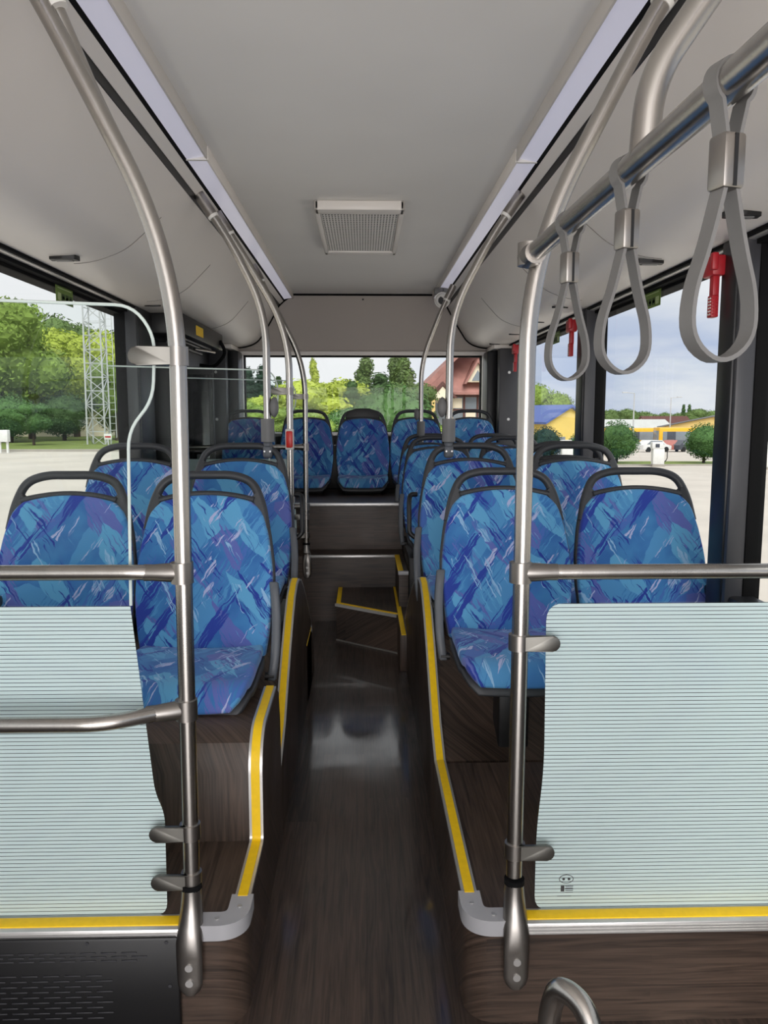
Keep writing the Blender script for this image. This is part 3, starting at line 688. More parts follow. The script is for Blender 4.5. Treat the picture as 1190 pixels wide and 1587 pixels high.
# right front pole
rpx = .332
t = thing('grab_pole', 'tall steel pole in front of the right seats, joined to the strap rail', 'pole', (0, 0, 0))
pth = fillet([(rpx, PY, .34), (rpx+.005, PY, 1.68), (.56, PY, 2.115), (.675, PY, 2.30)], [.20, .12], 12)
MB().tube(pth, .0178, 18).build('tube', 'steel', t)
base_foot(t, rpx, PY-.004, 1.6235); socket(t, (.615, PY, 2.205), (.115, 0, .185))
clamp(t, rpx, PY, .873, 1); clamp(t, rpx, PY, .400, 1); tee(t, rpx, PY, 1.025, 1)
MB().tube([(rpx+.005, PY, 1.655), (rpx+.005, PY, 1.70)], .0245, 18).build('rail_fitting', 'cast', t)
MB().tube([(rpx+.004, PY+.01, 1.674), (rpx+.006, PY-.055, 1.672)], [.023, .0215], 18).build('rail_fitting_socket', 'cast', t)
# bars of the partitions
def bar(label, pts, rad=.05, r=.0165):
    b = MB().tube(fillet(pts, rad, 8), r, 16).build('handrail', 'steel'); return tag(b, label, 'rail')
bar('straight steel bar across the right partition, above the frosted glass', [(rpx+.07, PY, 1.025), (1.21, PY, 1.025)])
bar('upper straight steel bar across the left partition', [(lpx-.06, PY, 1.028), (lpx-.10, PY-.006, 1.030), (-1.21, PY-.006, 1.030)], .03)
bar('lower steel bar of the left partition, bent back to the pole', [(lpx-.06, PY-.025, .730), (lpx-.15, PY-.08, .730), (-1.21, PY-.08, .730)], .10)
sr = bar('long steel rail carrying the hanging straps, top right', [(rpx+.006, PY-.03, 1.674), (.347, .2, 1.66)], .05, .0178)
# near hanger of the strap rail
t = thing('rail_hanger', 'bent steel hanger from the ceiling to the strap rail, top right', 'pole', (0, 0, 0))
MB().tube(fillet([(.342, 1.012, 1.668), (.347, 1.01, 1.76), (.60, 1.0, 2.13), (.70, 1.0, 2.28)], [.17, .1], 12), .0178, 18).build('tube', 'steel', t)
socket(t, (.655, 1.0, 2.212), (.1, 0, .15))
# glass partitions
def glass_panel(parent_label, outline_frost, outline_clear, y, edge_path, name='glass_partition'):
    t = thing(name, parent_label, 'partition', (0, 0, 0))
    if outline_clear: MB().prism(outline_clear, 'Y', y-.004, y+.004).build('clear_pane', 'clear', t, 0)
    MB().prism(outline_frost, 'Y', y-.0046, y-.0040).build('frosted_pane', 'frost', t, 0)
    MB().prism(outline_frost, 'Y', y-.0038, y+.004).build('lower_pane', 'clear', t, 0)
    if edge_path: MB().tube([(p[0], y, p[1]) for p in edge_path], .0034, 8).build('glass_edge', 'edge', t)
    return t
def f2d(pts, rad): return [(p.x, p.z) for p in fillet([(a, 0, b) for a, b in pts], rad, 5)]
zs_ = lambda P: [(x*.99 if abs(x) < 1 else x, 1.36+(z-1.36)*.991) for x, z in P]
le = f2d(zs_([(-1.2, 1.605), (-.475, 1.580), (-.432, 1.52), (-.440, 1.385), (-.494, 1.325), (-.503, .948)]), [.05, .05, .05, .05])
lf = f2d(zs_([(-.503, .948), (-.465, .525), (-.445, .475), (-.447, .232), (-1.2, .232)]), [.05, .03, .03])
gL = glass_panel('left glass partition, frosted lined lower half with clear upper pane', lf+zs_([(-1.2, .948)]), le+zs_([(-1.2, .948)]), PY+.026, le)
rf = f2d(zs_([(1.2, .948), (.398, .948), (.402, .57), (.388, .42), (.388, .230), (1.2, .230)]), [.04, .06, .06, .035])
gR = glass_panel('right frosted glass partition with fine dark lines and a small stamp', rf, None, PY+.026, None)
st = MB(); sx, sz = .455, .315
st.tube([(sx+.016*math.cos(a*PI/8), PY+.026-.0048, sz+.010*math.sin(a*PI/8)) for a in range(16)], .0008, 5, closed=True)
for dx in (-.006, .006): st.cyl((sx+dx, PY+.026-.0048, sz), .0032, .001, 'Y', 8)
for k in range(4): st.box(sx-.002, sx+.016, PY+.026-.0052, PY+.026-.0044, sz-.018-.005*k, sz-.0165-.005*k)
st.box(sx-.02, sx+.012, PY+.026-.0052, PY+.026-.0044, sz-.042, sz-.0405); st.box(sx-.012, sx-.004, PY+.026-.0052, PY+.026-.0044, sz-.03, sz-.016)
st.build('glass_stamp', 'pillar', gR)

# poles that stand on the seat handles
def seat_pole(label, x, y, zt, zs, pts_top, button=0, r=.0165):
    t = thing('seat_pole', label, 'pole', (0, 0, 0))
    pth = fillet([(x, y, zs+.06)]+pts_top, [.16]*(len(pts_top)-1), 10)
    MB().tube(pth, r, 16).build('tube', 'steel', t)
    d = (pth[-1]-pth[-2]).normalized(); socket(t, pth[-1]-d*.05, d)
    MB().tube([(x, y, zs-.015), (x, y, zs+.085)], .029, 18).build('sleeve', 'grey', t)
    MB().ball((x, y, zs-.028), .021, 1, 1, 1.1).build('ball_joint', 'midgrey', t)
    MB().box(x-.020, x+.020, y-.026, y+.02, zs-.085, zs-.03, .012, 3).build('handle_clamp', 'midgrey', t)
    for dx in (-.012, .012): MB().cyl((x+dx, y-.027, zs-.055), .004, .004, 'Y', 8).build('bolt', 'alu', t)
    if button:
        MB().ball((x+button*.030, y-.002, zs+.135), .045, .45, .5, 1.0).build('stop_button', 'grey', t)
    return t
seat_pole('steel pole on the handle of the second-row left aisle seat', -.415, 3.50, 0, 1.25, [(-.415, 3.50, 1.79), (-.56, 3.5, 2.08), (-.685, 3.5, 2.265)], 1)
seat_pole('steel pole on the handle of the second-row right aisle seat', .372, 3.50, 0, 1.25, [(.375, 3.50, 1.78), (.55, 3.5, 2.11), (.665, 3.5, 2.275)], -1)
seat_pole('steel pole on the handle of the last right aisle seat before the rear bench', .410, 5.73, 0, 1.215, [(.410, 5.73, 1.72), (.55, 5.73, 2.08), (.63, 5.73, 2.24)], -1)
# rear partition poles
def rear_pole(label, x, y, zb, top, tabs, foot=None, button=False):
    t = thing('grab_pole', label, 'pole', (0, 0, 0))
    pth = fillet([(x, y, zb)]+top, [.20]*(len(top)-1), 10); MB().tube(pth, .0165, 16).build('tube', 'steel', t)
    d = (pth[-1]-pth[-2]).normalized(); socket(t, pth[-1]-d*.05, d)
    for zz in tabs: clamp(t, x, y, zz, -1, .085, .034)
    if foot: base_foot(t, x, y-.005, foot, RPZ)
    if button: bh = MB().box(x-.02, x+.02, y-.022, y+.018, 1.185, 1.285, .006).build('button_housing', 'white', t); MB().box(x-.016, x+.016, y-.03, y-.012, 1.195, 1.275, .007).build('stop_button', 'redlit', bh)
    return t
rear_pole('slim steel pole behind the second left row, red stop button on it', -.352, 3.85, .03, [(-.350, 3.85, 1.74), (-.55, 3.85, 2.08), (-.67, 3.85, 2.27)], (1.462, .95, .50), None, True)
p5 = rear_pole('slim steel pole bolted to the front of the rear platform, left of the aisle', -.368, 5.10, RPZ+.08, [(-.366, 5.10, 1.66), (-.58, 5.1, 2.08), (-.675, 5.1, 2.26)], (1.462, .70, .58), 5.14)
tee(p5, -.368, 5.10, 1.145, -1); tee(p5, -.368, 5.10, .765, -1)
bar('thin straight bar of the rear partition before the rear bench', [(-.43, 5.10, 1.145), (-1.2, 5.10, 1.145)], .05, .0145)
bar('thin bent lower bar of the rear partition before the rear bench', [(-.43, 5.10, .765), (-.55, 5.04, .745), (-1.2, 5.04, .745)], .05, .0145)
e5 = f2d([(-1.2, 1.58), (-.46, 1.56), (-.425, 1.50), (-.425, 1.40), (-.47, 1.34), (-.47, 1.07)], .04)
glass_panel('rear glass partition between the door well and the rear bench', f2d([(-.47, 1.07), (-.43, .70), (-.43, .47), (-1.2, .47)], [.04, .03])+[(-1.2, 1.07)], e5+[(-1.2, 1.07)], 5.10, e5)
e6 = f2d([(-1.2, 1.58), (-.44, 1.56), (-.405, 1.50), (-.405, 1.40), (-.45, 1.34), (-.45, .98)], .04)
glass_panel('glass partition right behind the second left row of seats', f2d([(-.45, .98), (-.42, .6), (-.42, .30), (-1.2, .30)], [.04, .03])+[(-1.2, .98)], e6+[(-1.2, .98)], 3.85, e6)

# hanging straps
def make_strap():
    t = thing('hanging_strap', 'strap', 'strap')
    up = [(.0215*math.sin(a), 0, -.002+.0215*math.cos(a)) for a in [math.radians(-140+k*14) for k in range(21)]]
    top = [(-.006, 0, -.055)]+up[0:]+[(.006, 0, -.055)]
    MB().strip([Vector(p) for p in top], .019, .0042, (0, 1, 0)).build('top_loop', 'strap', t, 60)
    lo = [Vector((-.004, 0, -.085))]
    for p in fillet([(-.004, 0, -.085), (-.020, 0, -.150), (-.036, 0, -.195), (-.036, 0, -.238), (0, 0, -.262), (.036, 0, -.238), (.036, 0, -.195), (.020, 0, -.150), (.004, 0, -.085)], .03, 5)[1:]: lo.append(p)
    MB().strip(lo, .019, .0045, (0, 1, 0)).build('loop', 'strap', t, 60)
    bk = MB().box(-.0125, .0125, -.0125, .0125, -.098, -.047, .004).build('buckle', 'cast', t)
    MB().box(-.002, .002, -.0132, -.0120, -.096, -.049).build('buckle_slot', 'black', bk)
    return t
s0 = make_strap(); yaw = math.radians(16)
for i, (y, lb, zz) in enumerate(((.783, 'largest grey hanging strap loop, nearest on the rail', 1.667), (1.072, 'middle one of the three grey hanging strap loops', 1.669), (1.365, 'smallest grey hanging strap loop, nearest the tall right pole', 1.672))):
    o = s0 if i == 0 else copy_tree(s0)
    o.location = (.344, y, zz); o.rotation_euler[2] = yaw; o['label'] = lb; o['category'] = 'strap'; o['group'] = 'hanging straps on the rail'
# handrail loop at the lower right
hr = MB().tube(fillet([(.275, 1.10, .0), (.275, 1.09, .47), (.284, 1.075, .525), (.312, 1.045, .52), (.335, .995, .45), (.37, .92, .30), (.37, .92, .0)], [.05, .04, .04, .08, .08], 8), .0165, 18).build('grab_rail', 'steel')
tag(hr, 'curved steel grab rail rising into the picture at the bottom right', 'rail')

# emergency hammers, stickers, camera, door
def hammer(y, lb):
    t = thing('emergency_hammer', lb, 'hammer', (1.155, y, 1.66), 'red emergency hammers on the window pillars')
    MB().box(-.045, .0, -.038, .045, .135, .20, .008).build('holder', 'red', t)
    MB().box(-.052, -.03, -.05, -.025, .15, .205, .006).build('hammer_head', 'red', t)
    h = MB(); h.box(-.040, -.016, -.030, .006, .005, .075, .004); h.box(-.034, -.012, -.02, .010, .07, .14, .004)
    for k in range(6):
        for dx in (-.034, -.022): h.box(dx-.003, dx+.003, -.0325, -.029, .012+k*.010, .017+k*.010)
    h.build('hammer_grip', 'red', t)
    w = MB()
    for k in range(6):
        w.box(-.0425, -.0395, -.024, -.019, .012+k*.010, .017+k*.010); w.box(-.0425, -.0395, -.012, -.007, .012+k*.010, .017+k*.010)
    w.build('grip_windows', 'white', t); return t
hammer(2.625, 'red emergency hammer on the nearest right pillar, behind the largest strap')
hammer(4.41, 'red emergency hammer on the second right pillar, seen in the smallest strap loop')
hammer(6.02, 'red emergency hammer by the last right window, left of the tall pole')
def sticker(x, y, z, lb, w=.19, h=.075):
    t = thing('window_sticker', lb, 'sticker', (x, y, z), 'green stickers on the windows')
    s = -1 if x > 0 else 1
    MB().box(*sorted((0, s*.0012)), -w/2, w/2, -h/2, h/2).build('sheet', 'green', t)
    pr_ = MB(); hl = MB()
    for k in range(4):
        yy = -w/2+.02+k*.042
        (pr_ if k else hl).box(*sorted((s*.001, s*.0020)), yy, yy+.034, -h/2+.010, -h/2+.040)
    for k in range(3): pr_.box(*sorted((s*.001, s*.0020)), -w/2+.066+k*.042, -w/2+.090+k*.042, -h/2+.018, -h/2+.030)
    hl.box(*sorted((s*.001, s*.002)), -w/2+.02, w/2-.02, h/2-.018, h/2-.014)
    pr_.build('dark_print', 'green_dark', t); hl.build('pale_print', 'green_pale', t)
sticker(-1.232, 3.42, 1.842, 'green sticker at the top of the left window')
sticker(1.232, 3.46, 1.842, 'green sticker on the right window beside the middle strap loop')
sticker(1.232, 5.18, 1.838, 'green sticker on the farther right window, seen by the smallest strap loop')
t = thing('security_camera', 'white security camera under the rear right ceiling edge', 'camera', (.615, 6.2, 2.22))
MB().tube([(-.02, -.06, -.02), (.0, .08, .0)], [.06, .056], 20).build('body', 'white', t)
MB().tube([(-.024, -.09, -.026), (-.02, -.058, -.02)], [.045, .052], 20).build('lens_ring', 'white', t)
MB().cyl((-.024, -.091, -.026), .03, .006, 'Y', 16).build('lens', 'black', t)
MB().box(-.01, .05, -.02, .04, .03, .10, .008).build('mount', 'grey', t)
MB().box(-.075, -.01, -.02, .03, .03, .08, .006).build('side_bracket', 'grey', t)

# left door area
dr = struct('door_1', MB().box(-1.195, -.985, 5.34, 5.375, .02, 1.66, .012), 'black')
MB().box(-1.165, -1.012, 5.332, 5.345, .20, 1.61, .004).build('door_glass', 'darkglass', dr)
MB().box(-1.10, -1.07, 5.328, 5.334, 1.02, 1.09).build('door_label', 'grey', dr)
MB().box(-1.205, -1.175, 5.30, 5.345, .02, 1.70, .008).build('door_seal', 'rubber', dr)
struct('door_frame', MB().box(-1.26, -1.215, 4.40, 6.55, -.06, 1.90), 'black')
struct('door_frame', MB().box(-1.235, -1.10, 4.62, 4.70, .0, 1.76, .01), 'black')
dm = thing('door_mechanism', 'black door drive unit with rods under the left ceiling panel', 'door drive', (-1.08, 5.1, 1.89))
MB().box(-.14, .10, -.62, .62, -.10, .012, .01).build('housing', 'black', dm)
MB().box(-.155, -.13, -.66, .60, -.16, .0).build('bracket', 'black', dm)
for (dx, dz, r) in ((.03, -.115, .012), (.0, -.14, .012), (.06, -.11, .009)): MB().tube([(dx, -.55, dz), (dx, .35, dz)], r, 10).build('rod', 'pillar', dm)
MB().tube([(.02, .05, -.13), (.09, .35, -.13)], .009, 8).build('cylinder', 'steel', dm)
MB().tube(fillet([(.10, .5, -.04), (.14, .52, -.12), (.05, .55, -.22), (-.05, .55, -.2)], .06, 6), .012, 8).build('hose', 'rubber', dm)
MB().box(.10, .103, -.28, -.08, -.075, -.02).build('yellow_label', 'yellow', dm)

# ------------------------------------------------------------------ outside
def at(px, py, Y):
    q = R_*((px-595)/FPX)-U_*((py-793.5)/FPX)+F_
    return Vector((0, 0, CAM_Z))+q*(Y/q.y)
def gz(x, y):
    u = min(1, max(0, (x+6)/12)); u = u*u*(3-2*u)
    return -.80-.026*max(0, y)*u
M['asphalt'] = pm('pale_concrete', lin(198, 190, 180), .9, 0, .10, .35, .1, 20)
M['grass'] = pm('grass', lin(112, 128, 58), .95, 0, .25, 1.2)
M['kerb'] = pm('kerb_concrete', lin(160, 154, 146), .9, 0, .08, 2)
for nm_, c in dict(leaf_mid=(128, 152, 72), leaf_dark=(76, 102, 62), leaf_yellow=(164, 178, 78), leaf_bush=(82, 116, 66), leaf_blue=(50, 72, 58), leaf_poplar=(100, 122, 72)).items():
    M[nm_] = pm(nm_, lin(*c), .85, 0, .45, 1.1, coord='Object', spec=.2)
M['bark'] = pm('bark', lin(72, 60, 50), .95, 0, .2, 4)
g = bmesh.new(); xs = [-160+10*i for i in range(37)]; ys = [-40+10*i for i in range(40)]
V = [[g.verts.new((x, y, gz(x, y))) for x in xs] for y in ys]
for j in range(len(ys)-1):
    for i in range(len(xs)-1): g.faces.new((V[j][i], V[j][i+1], V[j+1][i+1], V[j+1][i]))
m_ = MB(); m_.bm.free(); m_.bm = g; m_.build('ground', 'asphalt', kind='structure')
def patch(name, x0, x1, y0, y1, mat, dz):
    b = MB(); n = 10
    rs = []
    for i in range(n+1):
        x = x0+(x1-x0)*i/n
        rs.append([(x, y0, gz(x, y0)+dz), (x, y1, gz(x, y1)+dz), (x, y1, gz(x, y1)-.1), (x, y0, gz(x, y0)-.1)])
    b.rings(rs); return b.build(name, mat, kind='structure')
patch('grass_verge', 9, 60, 54, 61, 'grass', .06)
patch('kerb_strip', 9, 60, 53.6, 54.1, 'kerb', .10)
patch('lawn', -90, -9, 46, 110, 'grass', .06)
patch('kerb_strip', -90, -9, 45.4, 46, 'kerb', .12)

def leaf_cloud(blobs, n, size, seed, squash=.55):
    rnd = random.Random(seed); b = MB(); bm = b.bm
    vol = [bx*by*bz for _, (bx, by, bz) in blobs]; tot = sum(v**.67 for v in vol)
    for (c, rad), v in zip(blobs, vol):
        for _ in range(int(n*v**.67/tot)):
            d = Vector((rnd.gauss(0, 1), rnd.gauss(0, 1), rnd.gauss(0, 1))).normalized()
            r = rnd.uniform(.62, 1.04)
            p = Vector(c)+Vector((d.x*rad[0], d.y*rad[1], d.z*rad[2]))*r
            s = size*rnd.uniform(.6, 1.4)
            nrm = (d+Vector((rnd.gauss(0, .6), rnd.gauss(0, .6), rnd.gauss(0, .6)))).normalized()
            a = nrm.orthogonal().normalized(); bb = nrm.cross(a)
            th = rnd.uniform(0, 2*PI); a, bb = a*math.cos(th)+bb*math.sin(th), bb*math.cos(th)-a*math.sin(th)
            vs = [bm.verts.new(p+a*s), bm.verts.new(p+bb*s*squash+nrm*s*.25), bm.verts.new(p-a*s), bm.verts.new(p-bb*s*squash+nrm*s*.25)]
            bm.faces.new(vs)
        # solid inner mass
        g_ = bmesh.ops.create_icosphere(bm, subdivisions=3, radius=1)
        for vv in g_['verts']:
            k = .80*(1+.16*mnoise.noise(vv.co*2.3+Vector((seed, 0, 0))))
            vv.co = Vector((vv.co.x*rad[0]*k, vv.co.y*rad[1]*k, vv.co.z*rad[2]*k))+Vector(c)
    return b
TP = {}
def tree_proto(kind, seed):
    rnd = random.Random(seed)
    if kind == 'broad':      # unit height 1
        bl = [((rnd.uniform(-.22, .22), rnd.uniform(-.2, .2), rnd.uniform(.42, .82)), (rnd.uniform(.16, .24),)*2+(rnd.uniform(.13, .2),)) for _ in range(9)]+[((0, 0, .55), (.3, .3, .28))]
        return leaf_cloud(bl, 8500, .0165, seed), (.028, .3)
    if kind == 'poplar':
        bl = [((rnd.uniform(-.03, .03), rnd.uniform(-.03, .03), .2+.12*i), (.10-.007*i, .10-.007*i, .12)) for i in range(7)]
        return leaf_cloud(bl, 4500, .014, seed), (.02, .15)
    if kind == 'conifer':
        bl = [((0, 0, .12+.098*i), (.20*(1-i/9.3)+.015,)*2+(.075,)) for i in range(9)]
        return leaf_cloud(bl, 4500, .02, seed, .3), (.022, .12)
    if kind == 'round':
        bl = [((0, 0, .55), (.46, .46, .45)), ((.05, -.03, .45), (.47, .45, .33))]
        return leaf_cloud(bl, 6000, .022, seed), (.04, .2)
    if kind == 'hedge':
        bl = [((-.9+.36*i, rnd.uniform(-.1, .1), .42+rnd.uniform(-.05, .08)), (.3, .35, .45)) for i in range(6)]
        return leaf_cloud(bl, 3600, .045, seed), (.02, .1)
KC = {}
def plant(kind, leaf, px, Y, top, label, base=None, wid=1.0, seed=0, group=None, name=None, cat='tree', trunk=True):
    p = at(px, 640, Y); x = p.x; zt = at(px, top, Y).z; zb = gz(x, Y) if base is None else base
    hgt = zt-zb
    key = (kind, leaf, seed % 3)
    t = thing(name or {'broad': 'broadleaf_tree', 'poplar': 'poplar_tree', 'conifer': 'conifer_tree', 'round': 'round_bush', 'hedge': 'hedge'}[kind], label, cat, (x, Y, zb), group, rz=seed*1.3 if kind != 'hedge' else 0)
    if key not in KC:
        b, tr_ = tree_proto(kind, seed % 3+hash(kind) % 1 + {'broad': 1, 'poplar': 11, 'conifer': 21, 'round': 31, 'hedge': 41}[kind])
        f_ = b.build('foliage', leaf, t, 0)
        k_ = MB().tube([(0, 0, -.02), (0, 0, tr_[1]+.15)], [tr_[0], tr_[0]*.6], 8).build('trunk', 'bark', t)
        KC[key] = (f_.data, k_.data)
    else:
        for nm2, dd in zip(('foliage', 'trunk'), KC[key]):
            o = D.objects.new(nm2, dd); COL.objects.link(o); o.parent = t
    t.scale = (hgt*wid, hgt*wid, hgt)
    return t
# --- right side
GR = 'clipped round bushes on the right verge'
plant('round', 'leaf_bush', 958, 57.5, 651, 'clipped round bush in the right window behind the window seat', wid=.95, seed=0, group=GR, cat='bush')
plant('round', 'leaf_bush', 1094, 57.0, 655, 'clipped round bush left of the nearest right pillar', wid=1.0, seed=1, group=GR, cat='bush')
plant('round', 'leaf_bush', 1182, 57.4, 655, 'clipped round bush at the right edge of the picture', wid=1.0, seed=2, group=GR, cat='bush')
plant('round', 'leaf_bush', 905, 58.0, 668, 'low bush half hidden behind the second right pillar', wid=1.0, seed=1, group=GR, cat='bush')
plant('round', 'leaf_blue', 846, 58, 660, 'bush in front of the yellow building with the blue roof', wid=1.0, seed=2, cat='bush')
plant('round', 'leaf_bush', 806, 60, 664, 'dark bush just left of the tall right pole, outside', wid=1.0, seed=0, cat='bush')
plant('broad', 'leaf_mid', 848, 130, 586, 'broad tree rising behind the blue roof', wid=1.0, seed=1)
rt = [(905, 628, 'broad', 1.3), (932, 626, 'broad', 1.4), (962, 630, 'broad', 1.3), (990, 634, 'broad', 1.4), (1015, 638, 'broad', 1.3), (1040, 636, 'broad', 1.2), (1078, 630, 'broad', 1.2), (1092, 632, 'broad', 1.3), (1059, 625, 'conifer', .9), (1068, 625, 'conifer', .9), (1180, 640, 'broad', 1.6)]
for i, (px, tp, kd, wd) in enumerate(rt):
    plant(kd, 'leaf_poplar' if kd == 'broad' else 'leaf_dark', px, 225+30*(i % 3), tp, 'distant tree on the skyline in the right windows', wid=wd, seed=i, group='distant trees on the right skyline')
M['wallw'] = pm('white_shed_wall', lin(206, 206, 202), .8, 0, .04, .5); M['shedroof'] = pm('pale_shed_roof', lin(196, 198, 196), .7, 0, .05, .5)
M['ochre'] = pm('ochre_plaster', lin(226, 196, 126), .85, 0, .05, .5); M['yplaster'] = pm('yellow_plaster', lin(232, 204, 112), .85, 0, .05, .5)
M['blueroof'] = pm('blue_metal_roof', lin(82, 104, 170), .5, 0, .08, .8, stretch=(6, 1, 1)); M['grroof'] = pm('grey_roof', lin(120, 122, 128), .7, 0, .06, .5)
M['redroof'] = pm('red_tile_roof', lin(166, 120, 112), .85, 0, .15, 1.5); M['brtrim'] = pm('dark_brown_timber', lin(94, 58, 52), .7, 0, .1, 3)
M['pane'] = pm('building_pane', lin(130, 138, 146), .2, 0, .15, .6); M['cream'] = pm('cream_plaster', lin(236, 224, 200), .85, 0, .04, .6)
M['busy'] = pm('bus_yellow_paint', lin(236, 180, 40), .35, 0, .04, 1); M['carw'] = pm('car_white', lin(226, 226, 226), .3); M['carr'] = pm('car_red', lin(180, 110, 100), .3); M['card'] = pm('car_dark', lin(70, 74, 84), .3)
M['tyre'] = pm('tyre', lin(28, 28, 28), .8); M['pump'] = pm('white_pump_metal', lin(224, 224, 222), .5); M['galv'] = pm('galvanised_lattice', lin(196, 198, 200), .5, .3)
def gable(name, label, cx, cy, L_, Wd, hw, hr, wall, roof, rz=0, base=None, ov=.4, wins=()):
    zb = gz(cx, cy) if base is None else base
    t = thing(name, label, 'building', (cx, cy, zb), rz=rz)
    MB().prism([(-Wd/2, -.5), (Wd/2, -.5), (Wd/2, hw), (0, hr), (-Wd/2, hw)], 'X', -L_/2, L_/2).build('walls', wall, t, 0)
    o_ = ov*(hr-hw)/(Wd/2)
    MB().prism([(-Wd/2-ov, hw-o_+.05), (0, hr+.05), (Wd/2+ov, hw-o_+.05), (Wd/2+ov, hw-o_+.25), (0, hr+.27), (-Wd/2-ov, hw-o_+.25)], 'X', -L_/2-ov, L_/2+ov).build('roof', roof, t, 0)
    for (ax, u0, u1, z0, z1) in wins:
        if ax == 'f': o = MB().box(u0, u1, -Wd/2-.05, -Wd/2+.05, z0, z1).build('window', 'pane', t)
        else: o = MB().box(ax*L_/2-.05, ax*L_/2+.05, u0, u1, z0, z1).build('window', 'pane', t)
    return t
# yellow building with blue roof (long side to us, gable end turned to the right)
p = at(883, 640, 76)
gable('yellow_building', 'yellow building with a blue metal roof and grey doors', p.x-1.9, 80.1, 9, 5.4, 3.35, 4.75, 'yplaster', 'blueroof', rz=math.radians(115), wins=((-1, .5, 1.5, -.4, 2.0), (-1, -1.5, -.2, -.4, 1.9)))
p = at(972, 640, 150); gable('long_shed', 'long low white shed with a pale roof', p.x, 150, 14, 9, 2.9, 4.6, 'wallw', 'shedroof', rz=math.radians(4), wins=(('f', -5, -3.5, 1, 2), ('f', 1, 2.5, 1, 2)))
p = at(1125, 640, 130); gable('depot_hall', 'broad ochre depot hall with a low grey gable roof', p.x, 134, 16, 16, 3.3, 5.0, 'ochre', 'grroof', rz=math.radians(64), wins=((-1, -5.5, -2.5, .2, 2.6), (-1, .5, 4.5, .2, 2.6)))
p = at(1045, 640, 170); gable('dark_roof_house', 'house with a dull reddish roof beyond the depot hall', p.x, 176, 10, 8, 3.6, 5.8, 'cream', 'brtrim', rz=.1)
def ext_bus(px, Y, label, ln=11, rz=0):
    p = at(px, 640, Y); t = thing('yellow_bus', label, 'bus', (p.x, Y, gz(p.x, Y)), 'parked yellow buses', rz=rz)
    MB().box(-ln/2, ln/2, -1.25, 1.25, .35, 3.05, .15).build('body', 'busy', t)
    MB().box(-ln/2+.5, ln/2-.3, -1.27, -1.24, 1.25, 2.5, .01).build('side_windows', 'pane', t)
    MB().box(-ln/2-.02, -ln/2+.1, -1.05, 1.05, 1.2, 2.6, .01).build('windscreen', 'pane', t)
    for k in (-.3, .28): MB().box(ln*k, ln*k+1.2, -1.29, -1.25, .45, 2.5, .01).build('door', 'card', t)
    for k in (-.36, .30): MB().cyl((ln*k, -1.1, .48), .48, .3, 'Y', 18).build('wheel', 'tyre', t)
    return t
ext_bus(1000, 122, 'yellow bus parked broadside before the white shed', 8)
ext_bus(1048, 112, 'yellow bus in front of the depot hall, right of the white pump', 5.5)
ext_bus(932, 126, 'pale yellow bus left of the round bush, partly behind the pillar', 9)
def car(px, Y, mat, label, rz=0):
    p = at(px, 640, Y); t = thing('parked_car', label, 'car', (p.x, Y, gz(p.x, Y)), rz=rz)
    MB().prism([(-2, .3), (2, .3), (2.02, .75), (1.2, .9), (.7, 1.4), (-1.0, 1.42), (-1.7, .95), (-2, .85)], 'Y', -.85, .85, .06).build('body', mat, t)
    MB().prism([(.95, .93), (.6, 1.34), (-.95, 1.36), (-1.5, .95)], 'Y', -.87, .87).build('windows', 'pane', t)
    for k in (-1.25, 1.25): MB().cyl((k, -.78, .32), .32, .22, 'Y', 14).build('wheel', 'tyre', t)
car(1014, 95, 'carw', 'white parked car left of the pump', .3); car(1046, 97, 'carr', 'reddish parked car between the white and the dark car', .9); car(1064, 96, 'card', 'dark parked car beside the round bush', .5)
def pump(px, Y, hgt, label):
    p = at(px, 640, Y); t = thing('fuel_pump', label, 'pump', (p.x, Y, gz(p.x, Y)))
    MB().box(-.42, .42, -.25, .25, 0, .15, .02).build('plinth', 'kerb', t)
    MB().box(-.38, .38, -.22, .22, .15, hgt*.72, .04).build('cabinet', 'pump', t)
    MB().box(-.46, .30, -.22, .22, hgt*.72, hgt, .06).build('head', 'pump', t)
    MB().box(-.26, .02, -.235, -.215, hgt*.78, hgt*.93, .01).build('display', 'card', t)
    MB().tube(fillet([(.40, -.1, hgt*.7), (.58, -.1, hgt*.75), (.60, -.1, .5), (.42, -.1, .3)], .15, 5), .03, 8).build('hose', 'tyre', t)
pump(1022, 52.6, 1.62, 'white fuel pump on the kerb in the right window'); pump(1188, 48, 1.7, 'white fuel pump cut off by the right picture edge'); pump(880, 54, 1.75, 'white cabinet pump beside the yellow building')
def lamp_post(px, Y, top, sg, label):
    p = at(px, 640, Y); z0 = gz(p.x, Y); z1 = at(px, top, Y).z
    t = thing('street_lamp', label, 'lamp', (p.x, Y, z0))
    MB().tube([(0, 0, 0), (0, 0, z1-z0)], [.11, .07], 8).build('post', 'galv', t)
    MB().tube([(0, 0, z1-z0-.05), (sg*1.0, 0, z1-z0+.05)], .05, 6).build('arm', 'galv', t)
    MB().box(*sorted((sg*.9, sg*1.6)), -.15, .15, z1-z0, z1-z0+.14, .03).build('head', 'galv', t)
lamp_post(982, 105, 609, -1, 'street lamp with its arm to the left, over the white shed'); lamp_post(1039, 118, 616, 1, 'street lamp with its arm to the right, before the depot hall')
